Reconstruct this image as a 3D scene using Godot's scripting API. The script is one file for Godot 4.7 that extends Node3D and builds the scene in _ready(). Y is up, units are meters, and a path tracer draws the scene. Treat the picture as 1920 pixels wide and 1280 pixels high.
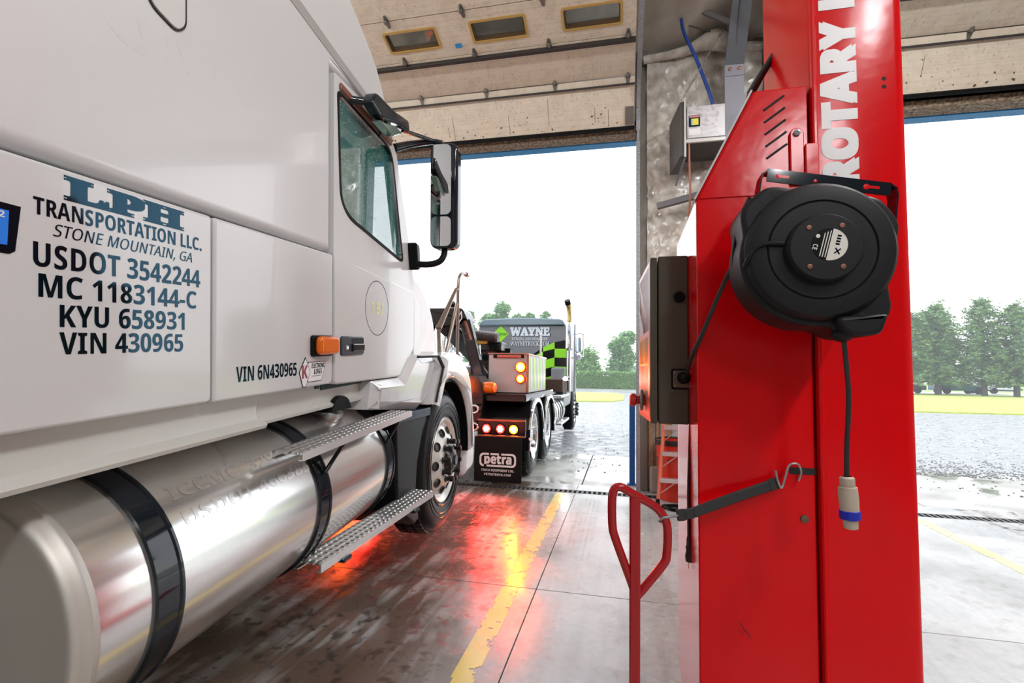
extends Node3D
# A wet truck bay: a white sleeper tractor on a tow truck's lift, a red mobile lift column in front, two open overhead doors and rain outside.
# y up, metres. The camera stands at (0, 1.35, 0); the door wall is at z = -6.2.

# ------------------------------------------------------------------ mesh builder
class MB:
	var v := PackedVector3Array()
	var n := PackedVector3Array()
	var uv := PackedVector2Array()
	var uv_world := Vector4(0, 0, 1, 1)

	func tri(a: Vector3, b: Vector3, c: Vector3, na: Vector3, nb: Vector3, nc: Vector3) -> void:
		var g := (b - a).cross(c - a)
		if g.length_squared() < 1e-16:
			return
		if g.dot(na + nb + nc) > 0.0:
			v.append_array([a, c, b]); n.append_array([na, nc, nb])
		else:
			v.append_array([a, b, c]); n.append_array([na, nb, nc])

	func quad(a: Vector3, b: Vector3, c: Vector3, d: Vector3, out: Vector3) -> void:
		var g := (b - a).cross(c - a)
		if g.length_squared() < 1e-14:
			g = (c - a).cross(d - a)
		g = g.normalized()
		if g.dot(out) < 0.0:
			g = -g
		tri(a, b, c, g, g, g); tri(a, c, d, g, g, g)

	func flat(a: Vector3, b: Vector3, c: Vector3, out: Vector3) -> void:
		var g := (b - a).cross(c - a).normalized()
		if g.dot(out) < 0.0:
			g = -g
		tri(a, b, c, g, g, g)

	func qn(a: Vector3, b: Vector3, c: Vector3, d: Vector3, na: Vector3, nb: Vector3, nc: Vector3, nd: Vector3) -> void:
		tri(a, b, c, na, nb, nc); tri(a, c, d, na, nc, nd)

	# box with chamfered edges
	func box(c: Vector3, s: Vector3, B := Basis(), ch := 0.0) -> void:
		var h := s * 0.5
		if ch <= 0.0:
			for ax in 3:
				for sg in [-1.0, 1.0]:
					var o := Vector3(); o[ax] = sg
					var p := Vector3(); p[(ax + 1) % 3] = h[(ax + 1) % 3]
					var q := Vector3(); q[(ax + 2) % 3] = h[(ax + 2) % 3]
					var m := o * h[ax]
					quad(c + B * (m - p - q), c + B * (m + p - q), c + B * (m + p + q), c + B * (m - p + q), B * o)
			return
		var k := minf(ch, minf(h.x, minf(h.y, h.z)) * 0.9)
		prism(PackedVector2Array([Vector2(-h.x + k, -h.y), Vector2(h.x - k, -h.y), Vector2(h.x, -h.y + k), Vector2(h.x, h.y - k), Vector2(h.x - k, h.y), Vector2(-h.x + k, h.y), Vector2(-h.x, h.y - k), Vector2(-h.x, -h.y + k)]), -h.z, h.z, Transform3D(B, c), k, 1, 10.0)

	func bar(a: Vector3, b: Vector3, w: float, h: float, up := Vector3.UP, ch := 0.0) -> void:
		var d := b - a
		var z := d.normalized()
		var u := up if absf(z.dot(up)) < 0.98 else Vector3.RIGHT
		var x := u.cross(z).normalized()
		box((a + b) * 0.5, Vector3(w, h, d.length()), Basis(x, z.cross(x), z), ch)

	func tube(p: Array, r, seg := 10, caps := true, close := false) -> void:
		var m := p.size()
		var rings := []
		var ups := Vector3.UP
		for i in m:
			var a: Vector3 = p[(i - 1 + m) % m] if (i > 0 or close) else p[0]
			var b: Vector3 = p[(i + 1) % m] if (i < m - 1 or close) else p[m - 1]
			var t := (b - a).normalized()
			if i == 0:
				ups = Vector3.UP if absf(t.y) < 0.9 else Vector3.RIGHT
			var x := ups.cross(t)
			if x.length() < 0.01:
				x = Vector3.FORWARD.cross(t)
			x = x.normalized()
			var y := t.cross(x)
			ups = y
			var rr: float = r[i] if r is Array else r
			var pts := PackedVector3Array()
			for k in seg:
				var an := TAU * k / seg
				pts.append(x * cos(an) + y * sin(an))
			rings.append([p[i], pts, rr, t])
		var last := m if close else m - 1
		for i in last:
			var A = rings[i]; var Bq = rings[(i + 1) % m]
			for k in seg:
				var k2 := (k + 1) % seg
				qn(A[0] + A[1][k] * A[2], A[0] + A[1][k2] * A[2], Bq[0] + Bq[1][k2] * Bq[2], Bq[0] + Bq[1][k] * Bq[2], A[1][k], A[1][k2], Bq[1][k2], Bq[1][k])
		if caps and not close:
			for e in [0, m - 1]:
				var E = rings[e]
				var o: Vector3 = -E[3] if e == 0 else E[3]
				for k in seg:
					tri(E[0], E[0] + E[1][k] * E[2], E[0] + E[1][(k + 1) % seg] * E[2], o, o, o)

	# profile: (radius, height along local z) from one end to the other
	func lathe(p: Array, xf: Transform3D, seg := 24, sharp := 35.0) -> void:
		var ns := []
		for i in p.size() - 1:
			var d: Vector2 = p[i + 1] - p[i]
			ns.append(Vector2(d.y, -d.x).normalized())
		for i in p.size() - 1:
			if (p[i + 1] - p[i]).length() < 1e-6:
				continue
			var n0: Vector2 = ns[i]
			var n1: Vector2 = ns[i]
			if i > 0 and absf(rad_to_deg(ns[i].angle_to(ns[i - 1]))) < sharp:
				n0 = (ns[i] + ns[i - 1]).normalized()
			if i < p.size() - 2 and absf(rad_to_deg(ns[i].angle_to(ns[i + 1]))) < sharp:
				n1 = (ns[i] + ns[i + 1]).normalized()
			for k in seg:
				var a := TAU * k / seg
				var b := TAU * (k + 1) / seg
				var ca := Vector3(cos(a), sin(a), 0); var cb := Vector3(cos(b), sin(b), 0)
				var f := func(c: Vector3, q: Vector2) -> Vector3: return xf * (c * q.x + Vector3(0, 0, q.y))
				var g := func(c: Vector3, q: Vector2) -> Vector3: return (xf.basis * (c * q.x + Vector3(0, 0, q.y))).normalized()
				qn(f.call(ca, p[i]), f.call(cb, p[i]), f.call(cb, p[i + 1]), f.call(ca, p[i + 1]), g.call(ca, n0), g.call(cb, n0), g.call(cb, n1), g.call(ca, n1))

	static func inset(poly: PackedVector2Array, d: float) -> PackedVector2Array:
		var out := PackedVector2Array()
		var m := poly.size()
		for i in m:
			var e0 := (poly[i] - poly[(i - 1 + m) % m]).normalized()
			var e1 := (poly[(i + 1) % m] - poly[i]).normalized()
			var n0 := Vector2(e0.y, -e0.x); var n1 := Vector2(e1.y, -e1.x)
			var b := (n0 + n1)
			var l := maxf(b.length_squared(), 0.4)
			out.append(poly[i] - b * (2.0 * d / l))
		return out

	static func ccw(poly: PackedVector2Array) -> PackedVector2Array:
		var a := 0.0
		for i in poly.size():
			a += poly[i].cross(poly[(i + 1) % poly.size()])
		if a < 0.0:
			poly = poly.duplicate(); poly.reverse()
		var out := PackedVector2Array()
		for i in poly.size():
			if out.is_empty() or out[out.size() - 1].distance_to(poly[i]) > 1e-5:
				out.append(poly[i])
		if out.size() > 1 and out[0].distance_to(out[out.size() - 1]) < 1e-5:
			out.remove_at(out.size() - 1)
		return out

	# polygon in local xy, extruded along local z from d0 to d1; bevel rounds both rims (b0: only the d1 rim when negative)
	func prism(poly_in: PackedVector2Array, d0: float, d1: float, xf := Transform3D(), bevel := 0.0, steps := 3, sharp := 35.0, both := true) -> void:
		var poly := ccw(poly_in)
		var m := poly.size()
		var rings := []   # [outline, depth, tilt of the normal]
		if bevel > 0.0:
			if both:
				for k in steps + 1:
					var t := PI * 0.5 * k / steps
					rings.append([inset(poly, bevel * (1.0 - sin(t))), d0 + bevel * (1.0 - cos(t)), -(PI * 0.5 - t)])
			else:
				rings.append([poly, d0, 0.0])
			for k in steps + 1:
				var t := PI * 0.5 * k / steps
				rings.append([inset(poly, bevel * (1.0 - cos(t))), d1 - bevel * (1.0 - sin(t)), t])
		else:
			rings = [[poly, d0, 0.0], [poly, d1, 0.0]]
		var en := []
		for i in m:
			var e := (poly[(i + 1) % m] - poly[i]).normalized()
			en.append(Vector2(e.y, -e.x))
		for j in rings.size() - 1:
			var A = rings[j]; var Bq = rings[j + 1]
			var fl: bool = steps == 1 and bevel > 0.0
			for i in m:
				var i2 := (i + 1) % m
				var e: Vector2 = en[i]
				var na: Vector2 = e; var nb: Vector2 = e
				var pe: Vector2 = en[(i - 1 + m) % m]; var ne: Vector2 = en[i2]
				if absf(rad_to_deg(e.angle_to(pe))) < sharp:
					na = (e + pe).normalized()
				if absf(rad_to_deg(e.angle_to(ne))) < sharp:
					nb = (e + ne).normalized()
				var a := xf * Vector3(A[0][i].x, A[0][i].y, A[1]); var b := xf * Vector3(A[0][i2].x, A[0][i2].y, A[1])
				var c := xf * Vector3(Bq[0][i2].x, Bq[0][i2].y, Bq[1]); var d := xf * Vector3(Bq[0][i].x, Bq[0][i].y, Bq[1])
				if fl:
					quad(a, b, c, d, xf.basis * Vector3(e.x, e.y, sin(A[2] + Bq[2])))
				else:
					var w := func(q: Vector2, t: float) -> Vector3: return (xf.basis * Vector3(q.x * cos(t), q.y * cos(t), sin(t))).normalized()
					qn(a, b, c, d, w.call(na, A[2]), w.call(nb, A[2]), w.call(nb, Bq[2]), w.call(na, Bq[2]))
		for e in [0, rings.size() - 1]:
			var E = rings[e]
			var ix := Geometry2D.triangulate_polygon(poly)
			if ix.is_empty():
				printerr("no triangles for an outline of %d points" % m)
			var o := (xf.basis * Vector3(0, 0, -1.0 if e == 0 else 1.0)).normalized()
			for k in range(0, ix.size(), 3):
				var q := []
				for z in 3:
					q.append(xf * Vector3(E[0][ix[k + z]].x, E[0][ix[k + z]].y, E[1]))
				tri(q[0], q[1], q[2], o, o, o)

	# plate with one hole; both outlines must be star-shaped about the centre of the hole
	func frame(outer_in: PackedVector2Array, inner_in: PackedVector2Array, d0: float, d1: float, xf := Transform3D(), inset_in := 0.0) -> void:
		var outer := ccw(outer_in); var inner := ccw(inner_in)
		var c := Vector2()
		for q in inner:
			c += q / inner.size()
		var ang := []
		for q in outer:
			ang.append(fposmod((q - c).angle(), TAU))
		for q in inner:
			ang.append(fposmod((q - c).angle(), TAU))
		ang.sort()
		var po := PackedVector2Array(); var pi := PackedVector2Array()
		for k in ang.size():
			if k > 0 and ang[k] - ang[k - 1] < 1e-5:
				continue
			po.append(_hit(outer, c, ang[k])); pi.append(_hit(inner, c, ang[k]))
		var m := po.size()
		for k in m:
			var k2 := (k + 1) % m
			var P := func(q: Vector2, z: float) -> Vector3: return xf * Vector3(q.x, q.y, z)
			quad(P.call(po[k], d1), P.call(po[k2], d1), P.call(pi[k2], d1), P.call(pi[k], d1), xf.basis.z)
			quad(P.call(po[k], d0), P.call(po[k2], d0), P.call(pi[k2], d0), P.call(pi[k], d0), -xf.basis.z)
			var oo := xf.basis * Vector3(po[k].x - c.x, po[k].y - c.y, 0)
			quad(P.call(po[k], d0), P.call(po[k2], d0), P.call(po[k2], d1), P.call(po[k], d1), oo)
			quad(P.call(pi[k], d0), P.call(pi[k2], d0), P.call(pi[k2], d1 - inset_in), P.call(pi[k], d1 - inset_in), -oo)

	static func _hit(poly: PackedVector2Array, c: Vector2, a: float) -> Vector2:
		var d := Vector2(cos(a), sin(a))
		var best := c; var far := -1.0
		for i in poly.size():
			var p := poly[i] - c; var e := poly[(i + 1) % poly.size()] - poly[i]
			var den := d.cross(e)
			if absf(den) < 1e-12:
				continue
			var t := p.cross(e) / den
			var s := p.cross(d) / den
			if t > 0.0 and s > -1e-6 and s < 1.0 + 1e-6 and t > far:
				far = t; best = c + d * t
		return best

	func sphere(c: Vector3, r: Vector3, seg := 14, rings := 8) -> void:
		for i in rings:
			for k in seg:
				var f := func(a: int, b: int) -> Vector3:
					var t := PI * a / rings; var p := TAU * b / seg
					return Vector3(sin(t) * cos(p), cos(t), sin(t) * sin(p))
				var q := [f.call(i, k), f.call(i, k + 1), f.call(i + 1, k + 1), f.call(i + 1, k)]
				qn(c + q[0] * r, c + q[1] * r, c + q[2] * r, c + q[3] * r, (q[0] / r).normalized(), (q[1] / r).normalized(), (q[2] / r).normalized(), (q[3] / r).normalized())

	func mesh(planar := 0) -> ArrayMesh:
		var arr := []
		arr.resize(Mesh.ARRAY_MAX)
		arr[Mesh.ARRAY_VERTEX] = v; arr[Mesh.ARRAY_NORMAL] = n
		if planar == 1:   # uv from x and z
			var u := PackedVector2Array(); u.resize(v.size())
			for i in v.size():
				u[i] = Vector2((v[i].x - uv_world.x) / uv_world.z, (v[i].z - uv_world.y) / uv_world.w)
			arr[Mesh.ARRAY_TEX_UV] = u
		var am := ArrayMesh.new()
		am.add_surface_from_arrays(Mesh.PRIMITIVE_TRIANGLES, arr)
		return am

# ------------------------------------------------------------------ scene helpers
const SIDE := Basis(Vector3(0, 0, -1), Vector3(0, 1, 0), Vector3(1, 0, 0))   # a flat outline seen from a truck's right side: x forward, y up, z outward
var M := {}
var used := {}
var fonts := {}

func numbered(called: String) -> String:
	used[called] = used.get(called, -1) + 1
	return called if used[called] == 0 else "%s_%03d" % [called, used[called]]

func tag(o: Node3D, label: String, category: String, group := "") -> Node3D:
	o.set_meta("label", label); o.set_meta("category", category)
	if group != "":
		o.set_meta("group", group)
	return o

func thing(called: String, at: Vector3, label: String, category: String, group := "") -> Node3D:
	var o := Node3D.new()
	o.name = numbered(called)
	add_child(o)
	o.position = at
	return tag(o, label, category, group)

func struct(called: String, at := Vector3.ZERO) -> Node3D:
	var o := Node3D.new()
	o.name = numbered(called)
	add_child(o)
	o.position = at
	o.set_meta("kind", "structure")
	return o

func put(mb, called: String, m: Material, parent: Node3D, xf := Transform3D(), planar := 0) -> MeshInstance3D:
	var o := MeshInstance3D.new()
	o.name = numbered(called) if parent == self else called
	o.mesh = mb.mesh(planar) if mb is MB else mb
	o.material_override = m
	parent.add_child(o, true)
	o.transform = xf
	return o

func solo(mb: MB, called: String, m: Material, label: String, category: String, at := Vector3.ZERO, group := "") -> MeshInstance3D:
	var o := put(mb, called, m, self, Transform3D(Basis(), at))
	tag(o, label, category, group)
	return o

func col(r: float, g: float, b: float) -> Color:   # linear base colour
	return Color(r, g, b).linear_to_srgb()

func mat(name_: String, c: Color, rough := 0.5, metal := 0.0, spec := 0.5) -> StandardMaterial3D:
	var m := StandardMaterial3D.new()
	m.resource_name = name_
	m.albedo_color = c; m.roughness = rough; m.metallic = metal; m.metallic_specular = spec
	if c.a < 1.0:
		m.transparency = BaseMaterial3D.TRANSPARENCY_ALPHA
	M[name_] = m
	return m

func glow(name_: String, c: Color, energy: float, base := Color(0.2, 0.2, 0.2)) -> StandardMaterial3D:
	var m := mat(name_, base, 0.25)
	m.emission_enabled = true; m.emission = c; m.emission_energy_multiplier = energy
	return m

func noise_img(w: int, h: int, freq: float, sd: int, oct := 4, seamless := true) -> Image:
	var f := FastNoiseLite.new()
	f.seed = sd; f.frequency = freq; f.fractal_octaves = oct; f.noise_type = FastNoiseLite.TYPE_SIMPLEX_SMOOTH
	return f.get_seamless_image(w, h) if seamless else f.get_image(w, h)

# two-tone mottled colour texture, triplanar
func mottle(m: StandardMaterial3D, a: Color, b: Color, freq: float, scale: float, sd: int, contrast := 1.6, world := false) -> void:
	var im := noise_img(512, 512, freq, sd, 5)
	var d := im.get_data()
	var out := PackedByteArray(); out.resize(512 * 512 * 3)
	for i in 512 * 512:
		var t := clampf((d[i] / 255.0 - 0.5) * contrast + 0.5, 0.0, 1.0)
		out[i * 3] = int(lerpf(a.r, b.r, t) * 255); out[i * 3 + 1] = int(lerpf(a.g, b.g, t) * 255); out[i * 3 + 2] = int(lerpf(a.b, b.b, t) * 255)
	m.albedo_color = Color.WHITE
	m.albedo_texture = ImageTexture.create_from_image(Image.create_from_data(512, 512, false, Image.FORMAT_RGB8, out))
	m.uv1_triplanar = true; m.uv1_world_triplanar = world
	m.uv1_scale = Vector3.ONE * scale

func rough_noise(m: StandardMaterial3D, lo: float, hi: float, freq: float, sd: int) -> void:
	var im := noise_img(512, 512, freq, sd, 4)
	var d := im.get_data()
	for i in d.size():
		d[i] = int(255.0 * lerpf(lo, hi, clampf((d[i] / 255.0 - 0.5) * 2.0 + 0.5, 0.0, 1.0)))
	m.roughness = 1.0
	m.roughness_texture = ImageTexture.create_from_image(Image.create_from_data(512, 512, false, Image.FORMAT_L8, d))
	m.roughness_texture_channel = BaseMaterial3D.TEXTURE_CHANNEL_RED

func bumps(m: StandardMaterial3D, freq: float, sd: int, depth: float, oct := 4) -> void:
	var im := noise_img(512, 512, freq, sd, oct)
	im.convert(Image.FORMAT_RGBA8)
	im.bump_map_to_normal_map(6.0)
	m.normal_enabled = true
	m.normal_texture = ImageTexture.create_from_image(im)
	m.normal_scale = depth

func font(kind: String) -> Font:
	if not fonts.has(kind):
		var f := SystemFont.new()
		f.font_names = PackedStringArray(["Droid Serif" if kind.begins_with("serif") else "Droid Sans"])
		f.font_weight = 700 if kind.contains("bold") else 400
		var fv := FontVariation.new()
		fv.base_font = f
		fonts[kind] = fv
	return fonts[kind]

# lettering fitted to a box: lower left corner at the origin of xf, width along its x, capital height along its y
func text(parent: Node3D, words: String, kind: String, m: Material, xf: Transform3D, width: float, height: float, called := "lettering", slant := 0.0) -> MeshInstance3D:
	var t := TextMesh.new()
	t.font = font(kind)
	t.font_size = 64; t.pixel_size = 0.01; t.depth = 0.02; t.curve_step = 2.0
	t.text = words
	t.horizontal_alignment = HORIZONTAL_ALIGNMENT_LEFT
	t.vertical_alignment = VERTICAL_ALIGNMENT_BOTTOM
	var cap := TextMesh.new()
	cap.font = t.font; cap.font_size = 64; cap.pixel_size = 0.01; cap.depth = 0.02; cap.text = "HE"
	cap.horizontal_alignment = HORIZONTAL_ALIGNMENT_LEFT; cap.vertical_alignment = VERTICAL_ALIGNMENT_BOTTOM
	var box := t.get_aabb(); var cb := cap.get_aabb()
	var sx := width / box.size.x; var sy := height / cb.size.y
	var o := MeshInstance3D.new()
	o.name = called
	o.mesh = t
	if kind.contains("heavy") or kind.contains("black"):   # thicker strokes: the same glyphs set a little apart
		var d := 0.030 if kind.contains("black") else 0.014
		var st := SurfaceTool.new()
		var k := 0
		for off in [Vector2(-d, -d), Vector2(d, -d), Vector2(-d, d), Vector2(d, d), Vector2(0, 0)]:
			st.append_from(t, 0, Transform3D(Basis(), Vector3(off.x, off.y, 0.002 * k)))
			k += 1
		o.mesh = st.commit()
	o.material_override = m
	parent.add_child(o, true)
	var B := Basis(xf.basis.x * sx, xf.basis.y * sy + xf.basis.x * slant * sy, xf.basis.z * 0.05)
	o.transform = Transform3D(B, xf.origin - B * Vector3(box.position.x, cb.position.y, 0))
	return o

func rrect(x0: float, y0: float, x1: float, y1: float, r: float, k := 4) -> PackedVector2Array:
	var p := PackedVector2Array()
	for c in [[x1 - r, y0 + r, -90], [x1 - r, y1 - r, 0], [x0 + r, y1 - r, 90], [x0 + r, y0 + r, 180]]:
		for i in k + 1:
			var a := deg_to_rad(c[2] + 90.0 * i / k)
			p.append(Vector2(c[0] + cos(a) * r, c[1] + sin(a) * r))
	return p

# round the corners of an outline: each point is [x, y, radius]
func rounded(pts: Array, k := 4) -> PackedVector2Array:
	var out := PackedVector2Array()
	var m := pts.size()
	for i in m:
		var p := Vector2(pts[i][0], pts[i][1])
		var r: float = pts[i][2] if pts[i].size() > 2 else 0.0
		if r <= 0.0:
			out.append(p)
			continue
		var a := Vector2(pts[(i - 1 + m) % m][0], pts[(i - 1 + m) % m][1]); var b := Vector2(pts[(i + 1) % m][0], pts[(i + 1) % m][1])
		var p0 := p + (a - p).limit_length(minf(r, (a - p).length() * 0.48)); var p1 := p + (b - p).limit_length(minf(r, (b - p).length() * 0.48))
		for j in k + 1:
			var t := float(j) / k
			out.append(p0.lerp(p, t).lerp(p.lerp(p1, t), t))
	return out

func disc(c: Vector2, r: float, k := 20) -> PackedVector2Array:
	var p := PackedVector2Array()
	for i in k:
		p.append(c + Vector2(cos(TAU * i / k), sin(TAU * i / k)) * r)
	return p

func bez(a: Vector3, b: Vector3, c: Vector3, d: Vector3, k := 12) -> Array:
	var out := []
	for i in k + 1:
		out.append(a.bezier_interpolate(b, c, d, float(i) / k))
	return out

func smooth(pts: Array, k := 6) -> Array:   # Catmull-Rom through the points
	var out := []
	for i in pts.size() - 1:
		var p0: Vector3 = pts[maxi(i - 1, 0)]; var p3: Vector3 = pts[mini(i + 2, pts.size() - 1)]
		for j in k:
			out.append((pts[i] as Vector3).cubic_interpolate(pts[i + 1], p0, p3, float(j) / k))
	out.append(pts[pts.size() - 1])
	return out

func AX(axis: Vector3, at := Vector3.ZERO) -> Transform3D:   # local z along axis
	var z := axis.normalized()
	var u := Vector3.UP if absf(z.y) < 0.95 else Vector3.RIGHT
	var x := u.cross(z).normalized()
	return Transform3D(Basis(x, z.cross(x), z), at)

func omni(at: Vector3, c: Color, e: float, size: float, parent: Node3D) -> void:
	var l := OmniLight3D.new()
	l.name = "lamp_light"
	l.light_color = c; l.light_energy = e; l.light_size = size; l.omni_range = 40.0; l.omni_attenuation = 2.0; l.shadow_enabled = true
	parent.add_child(l, true)
	l.position = at

func beam(at: Vector3, towards: Vector3, c: Color, e: float, size: float, cone: float, parent: Node3D) -> void:
	var l := SpotLight3D.new()
	l.name = "lamp_light"
	l.light_color = c; l.light_energy = e; l.light_size = size; l.spot_range = 40.0; l.spot_attenuation = 2.0; l.spot_angle = cone; l.spot_angle_attenuation = 0.8; l.shadow_enabled = true
	parent.add_child(l, true)
	l.transform = AX(-towards, at)

# ------------------------------------------------------------------ materials
func materials() -> void:
	var m: StandardMaterial3D
	m = mat("white_paint", col(0.645, 0.645, 0.645), 0.16)
	m.clearcoat_enabled = true; m.clearcoat = 0.4; m.clearcoat_roughness = 0.02
	mat("white_skirt", col(0.58, 0.575, 0.54), 0.3)
	mat("seam", col(0.02, 0.02, 0.02), 0.8)
	mat("black_gloss", col(0.008, 0.012, 0.018), 0.07)
	mat("black_plastic", col(0.008, 0.008, 0.009), 0.30, 0.0, 0.22)
	mat("black_rubber", col(0.009, 0.009, 0.009), 0.55, 0.0, 0.25)
	m = mat("tyre", col(0.008, 0.008, 0.009), 0.24, 0.0, 0.25)
	bumps(m, 0.06, 3, 0.25)
	m.uv1_triplanar = true; m.uv1_scale = Vector3.ONE * 4
	m = mat("tank_metal", col(0.83, 0.82, 0.80), 0.17, 0.88)
	mat("tank_end", col(0.60, 0.57, 0.53), 0.46, 0.55)
	mat("aluminium", col(0.70, 0.70, 0.69), 0.3, 0.85)
	mat("chrome", col(0.82, 0.82, 0.83), 0.08, 1.0)
	mat("rim_metal", col(0.70, 0.68, 0.64), 0.36, 0.55)
	mat("lug_black", col(0.012, 0.011, 0.011), 0.3)
	m = mat("steel", col(0.30, 0.30, 0.32), 0.4, 0.6)
	m = mat("galvanised", col(0.34, 0.345, 0.36), 0.42, 0.55)
	mottle(m, col(0.40, 0.41, 0.43), col(0.27, 0.27, 0.28), 0.03, 2.0, 21)
	m = mat("frame_steel", col(0.075, 0.078, 0.088), 0.5)  # dark tone holds the shade on the column's web
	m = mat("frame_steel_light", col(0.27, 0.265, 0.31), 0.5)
	mat("red_paint", col(0.70, 0.002, 0.005), 0.17, 0.0, 0.36)
	bumps(M.red_paint, 0.012, 77, 0.05, 3)
	M.red_paint.uv1_triplanar = true; M.red_paint.uv1_scale = Vector3.ONE * 1.5
	mat("red_handle", col(0.40, 0.008, 0.012), 0.2)
	mat("white_print", col(0.80, 0.78, 0.78), 0.35)
	mat("black_print", col(0.007, 0.032, 0.052), 0.06, 0.8)  # blue metal tint stands in for the sky's blue reflection on black vinyl
	mat("olive_box", col(0.085, 0.073, 0.052), 0.5)
	mat("reel_black", col(0.015, 0.015, 0.016), 0.45, 0.0, 0.3)
	mat("cord", col(0.014, 0.014, 0.015), 0.45)
	m = mat("amber_solid", col(0.80, 0.15, 0.005), 0.15)
	m = mat("door_cream", col(0.60, 0.50, 0.375), 0.5)
	m = mat("tow_black", col(0.010, 0.009, 0.010), 0.12)
	m = mat("tow_grey", col(0.20, 0.205, 0.215), 0.3)
	m = mat("tow_green", col(0.30, 0.78, 0.02), 0.35)
	m = mat("blue_trim", col(0.012, 0.24, 0.56), 0.4)
	m = mat("mirror", col(0.85, 0.86, 0.88), 0.02, 1.0)
	m = mat("stainless", col(0.52, 0.50, 0.51), 0.34, 0.7)
	rough_noise(m, 0.28, 0.5, 0.02, 31)
	m.uv1_triplanar = true; m.uv1_scale = Vector3.ONE * 1.5
	m = mat("ladder_fibre", col(0.72, 0.16, 0.09), 0.45)
	m = mat("barrel_red", col(0.65, 0.03, 0.012), 0.35)
	m = mat("dark_blue", col(0.02, 0.022, 0.06), 0.5)
	m = mat("strap_web", col(0.028, 0.027, 0.028), 0.7)
	m = mat("hose_blue", col(0.015, 0.06, 0.30), 0.35)
	m = mat("copper_line", col(0.32, 0.12, 0.07), 0.4, 0.3)
	m = mat("cab_dark", col(0.02, 0.05, 0.05), 0.7)
	m = mat("glass_teal", Color(col(0.015, 0.20, 0.18), 0.34), 0.02)
	m = mat("pane", Color(col(0.30, 0.36, 0.33), 0.16), 0.02)

# ------------------------------------------------------------------ the scene
const EXPOSURE := 1.0
const SKY_ENERGY := 2.8
const LAMP_ENERGY := 7.0

func _ready() -> void:
	# camera
	var cam := Camera3D.new()
	cam.name = "camera"
	add_child(cam)
	cam.transform = Transform3D(Basis(Vector3(0.976155, 0.01649, -0.216449), Vector3(-0.002088, 0.997778, 0.0666), Vector3(0.217066, -0.06456, 0.97402)).orthonormalized(), Vector3(0, 1.35, 0))
	cam.fov = rad_to_deg(2.0 * atan(640.0 / 936.0))
	cam.near = 0.05; cam.far = 600.0
	cam.current = true
	# rainy, even, white sky
	var env := Environment.new()
	env.background_mode = Environment.BG_SKY
	var sky := Sky.new()
	var sm := ProceduralSkyMaterial.new()
	sm.sky_top_color = Color(0.93, 0.965, 1.0); sm.sky_horizon_color = Color(0.985, 0.99, 1.0); sm.sky_curve = 0.4
	sm.ground_bottom_color = Color(0.45, 0.47, 0.48); sm.ground_horizon_color = Color(0.9, 0.93, 0.95)
	sm.sky_energy_multiplier = 1.0; sm.ground_energy_multiplier = 1.0
	sky.sky_material = sm
	env.sky = sky
	env.background_energy_multiplier = SKY_ENERGY
	env.tonemap_mode = Environment.TONE_MAPPER_LINEAR
	env.tonemap_exposure = EXPOSURE
	env.volumetric_fog_enabled = true; env.volumetric_fog_density = 0.0
	env.sdfgi_enabled = true; env.ssao_enabled = true; env.ssil_enabled = true
	var we := WorldEnvironment.new()
	we.name = "world_environment"
	we.environment = env
	add_child(we)
	materials()
	building()
	ceiling_lamps()
	ground()
	white_truck()
	tow_truck()
	lift_column()
	shop_things()
	outdoors()
	rain_haze()

# ------------------------------------------------------------------ the building
const WALL_Z := -6.2       # inner face of the door wall
const DOORS := [[-3.50, 0.16], [1.65, 5.31]]
const HEAD := 4.36         # height of the openings
const ROOM := [-7.0, 9.5, 10.0]   # left wall, right wall, rear wall

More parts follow.
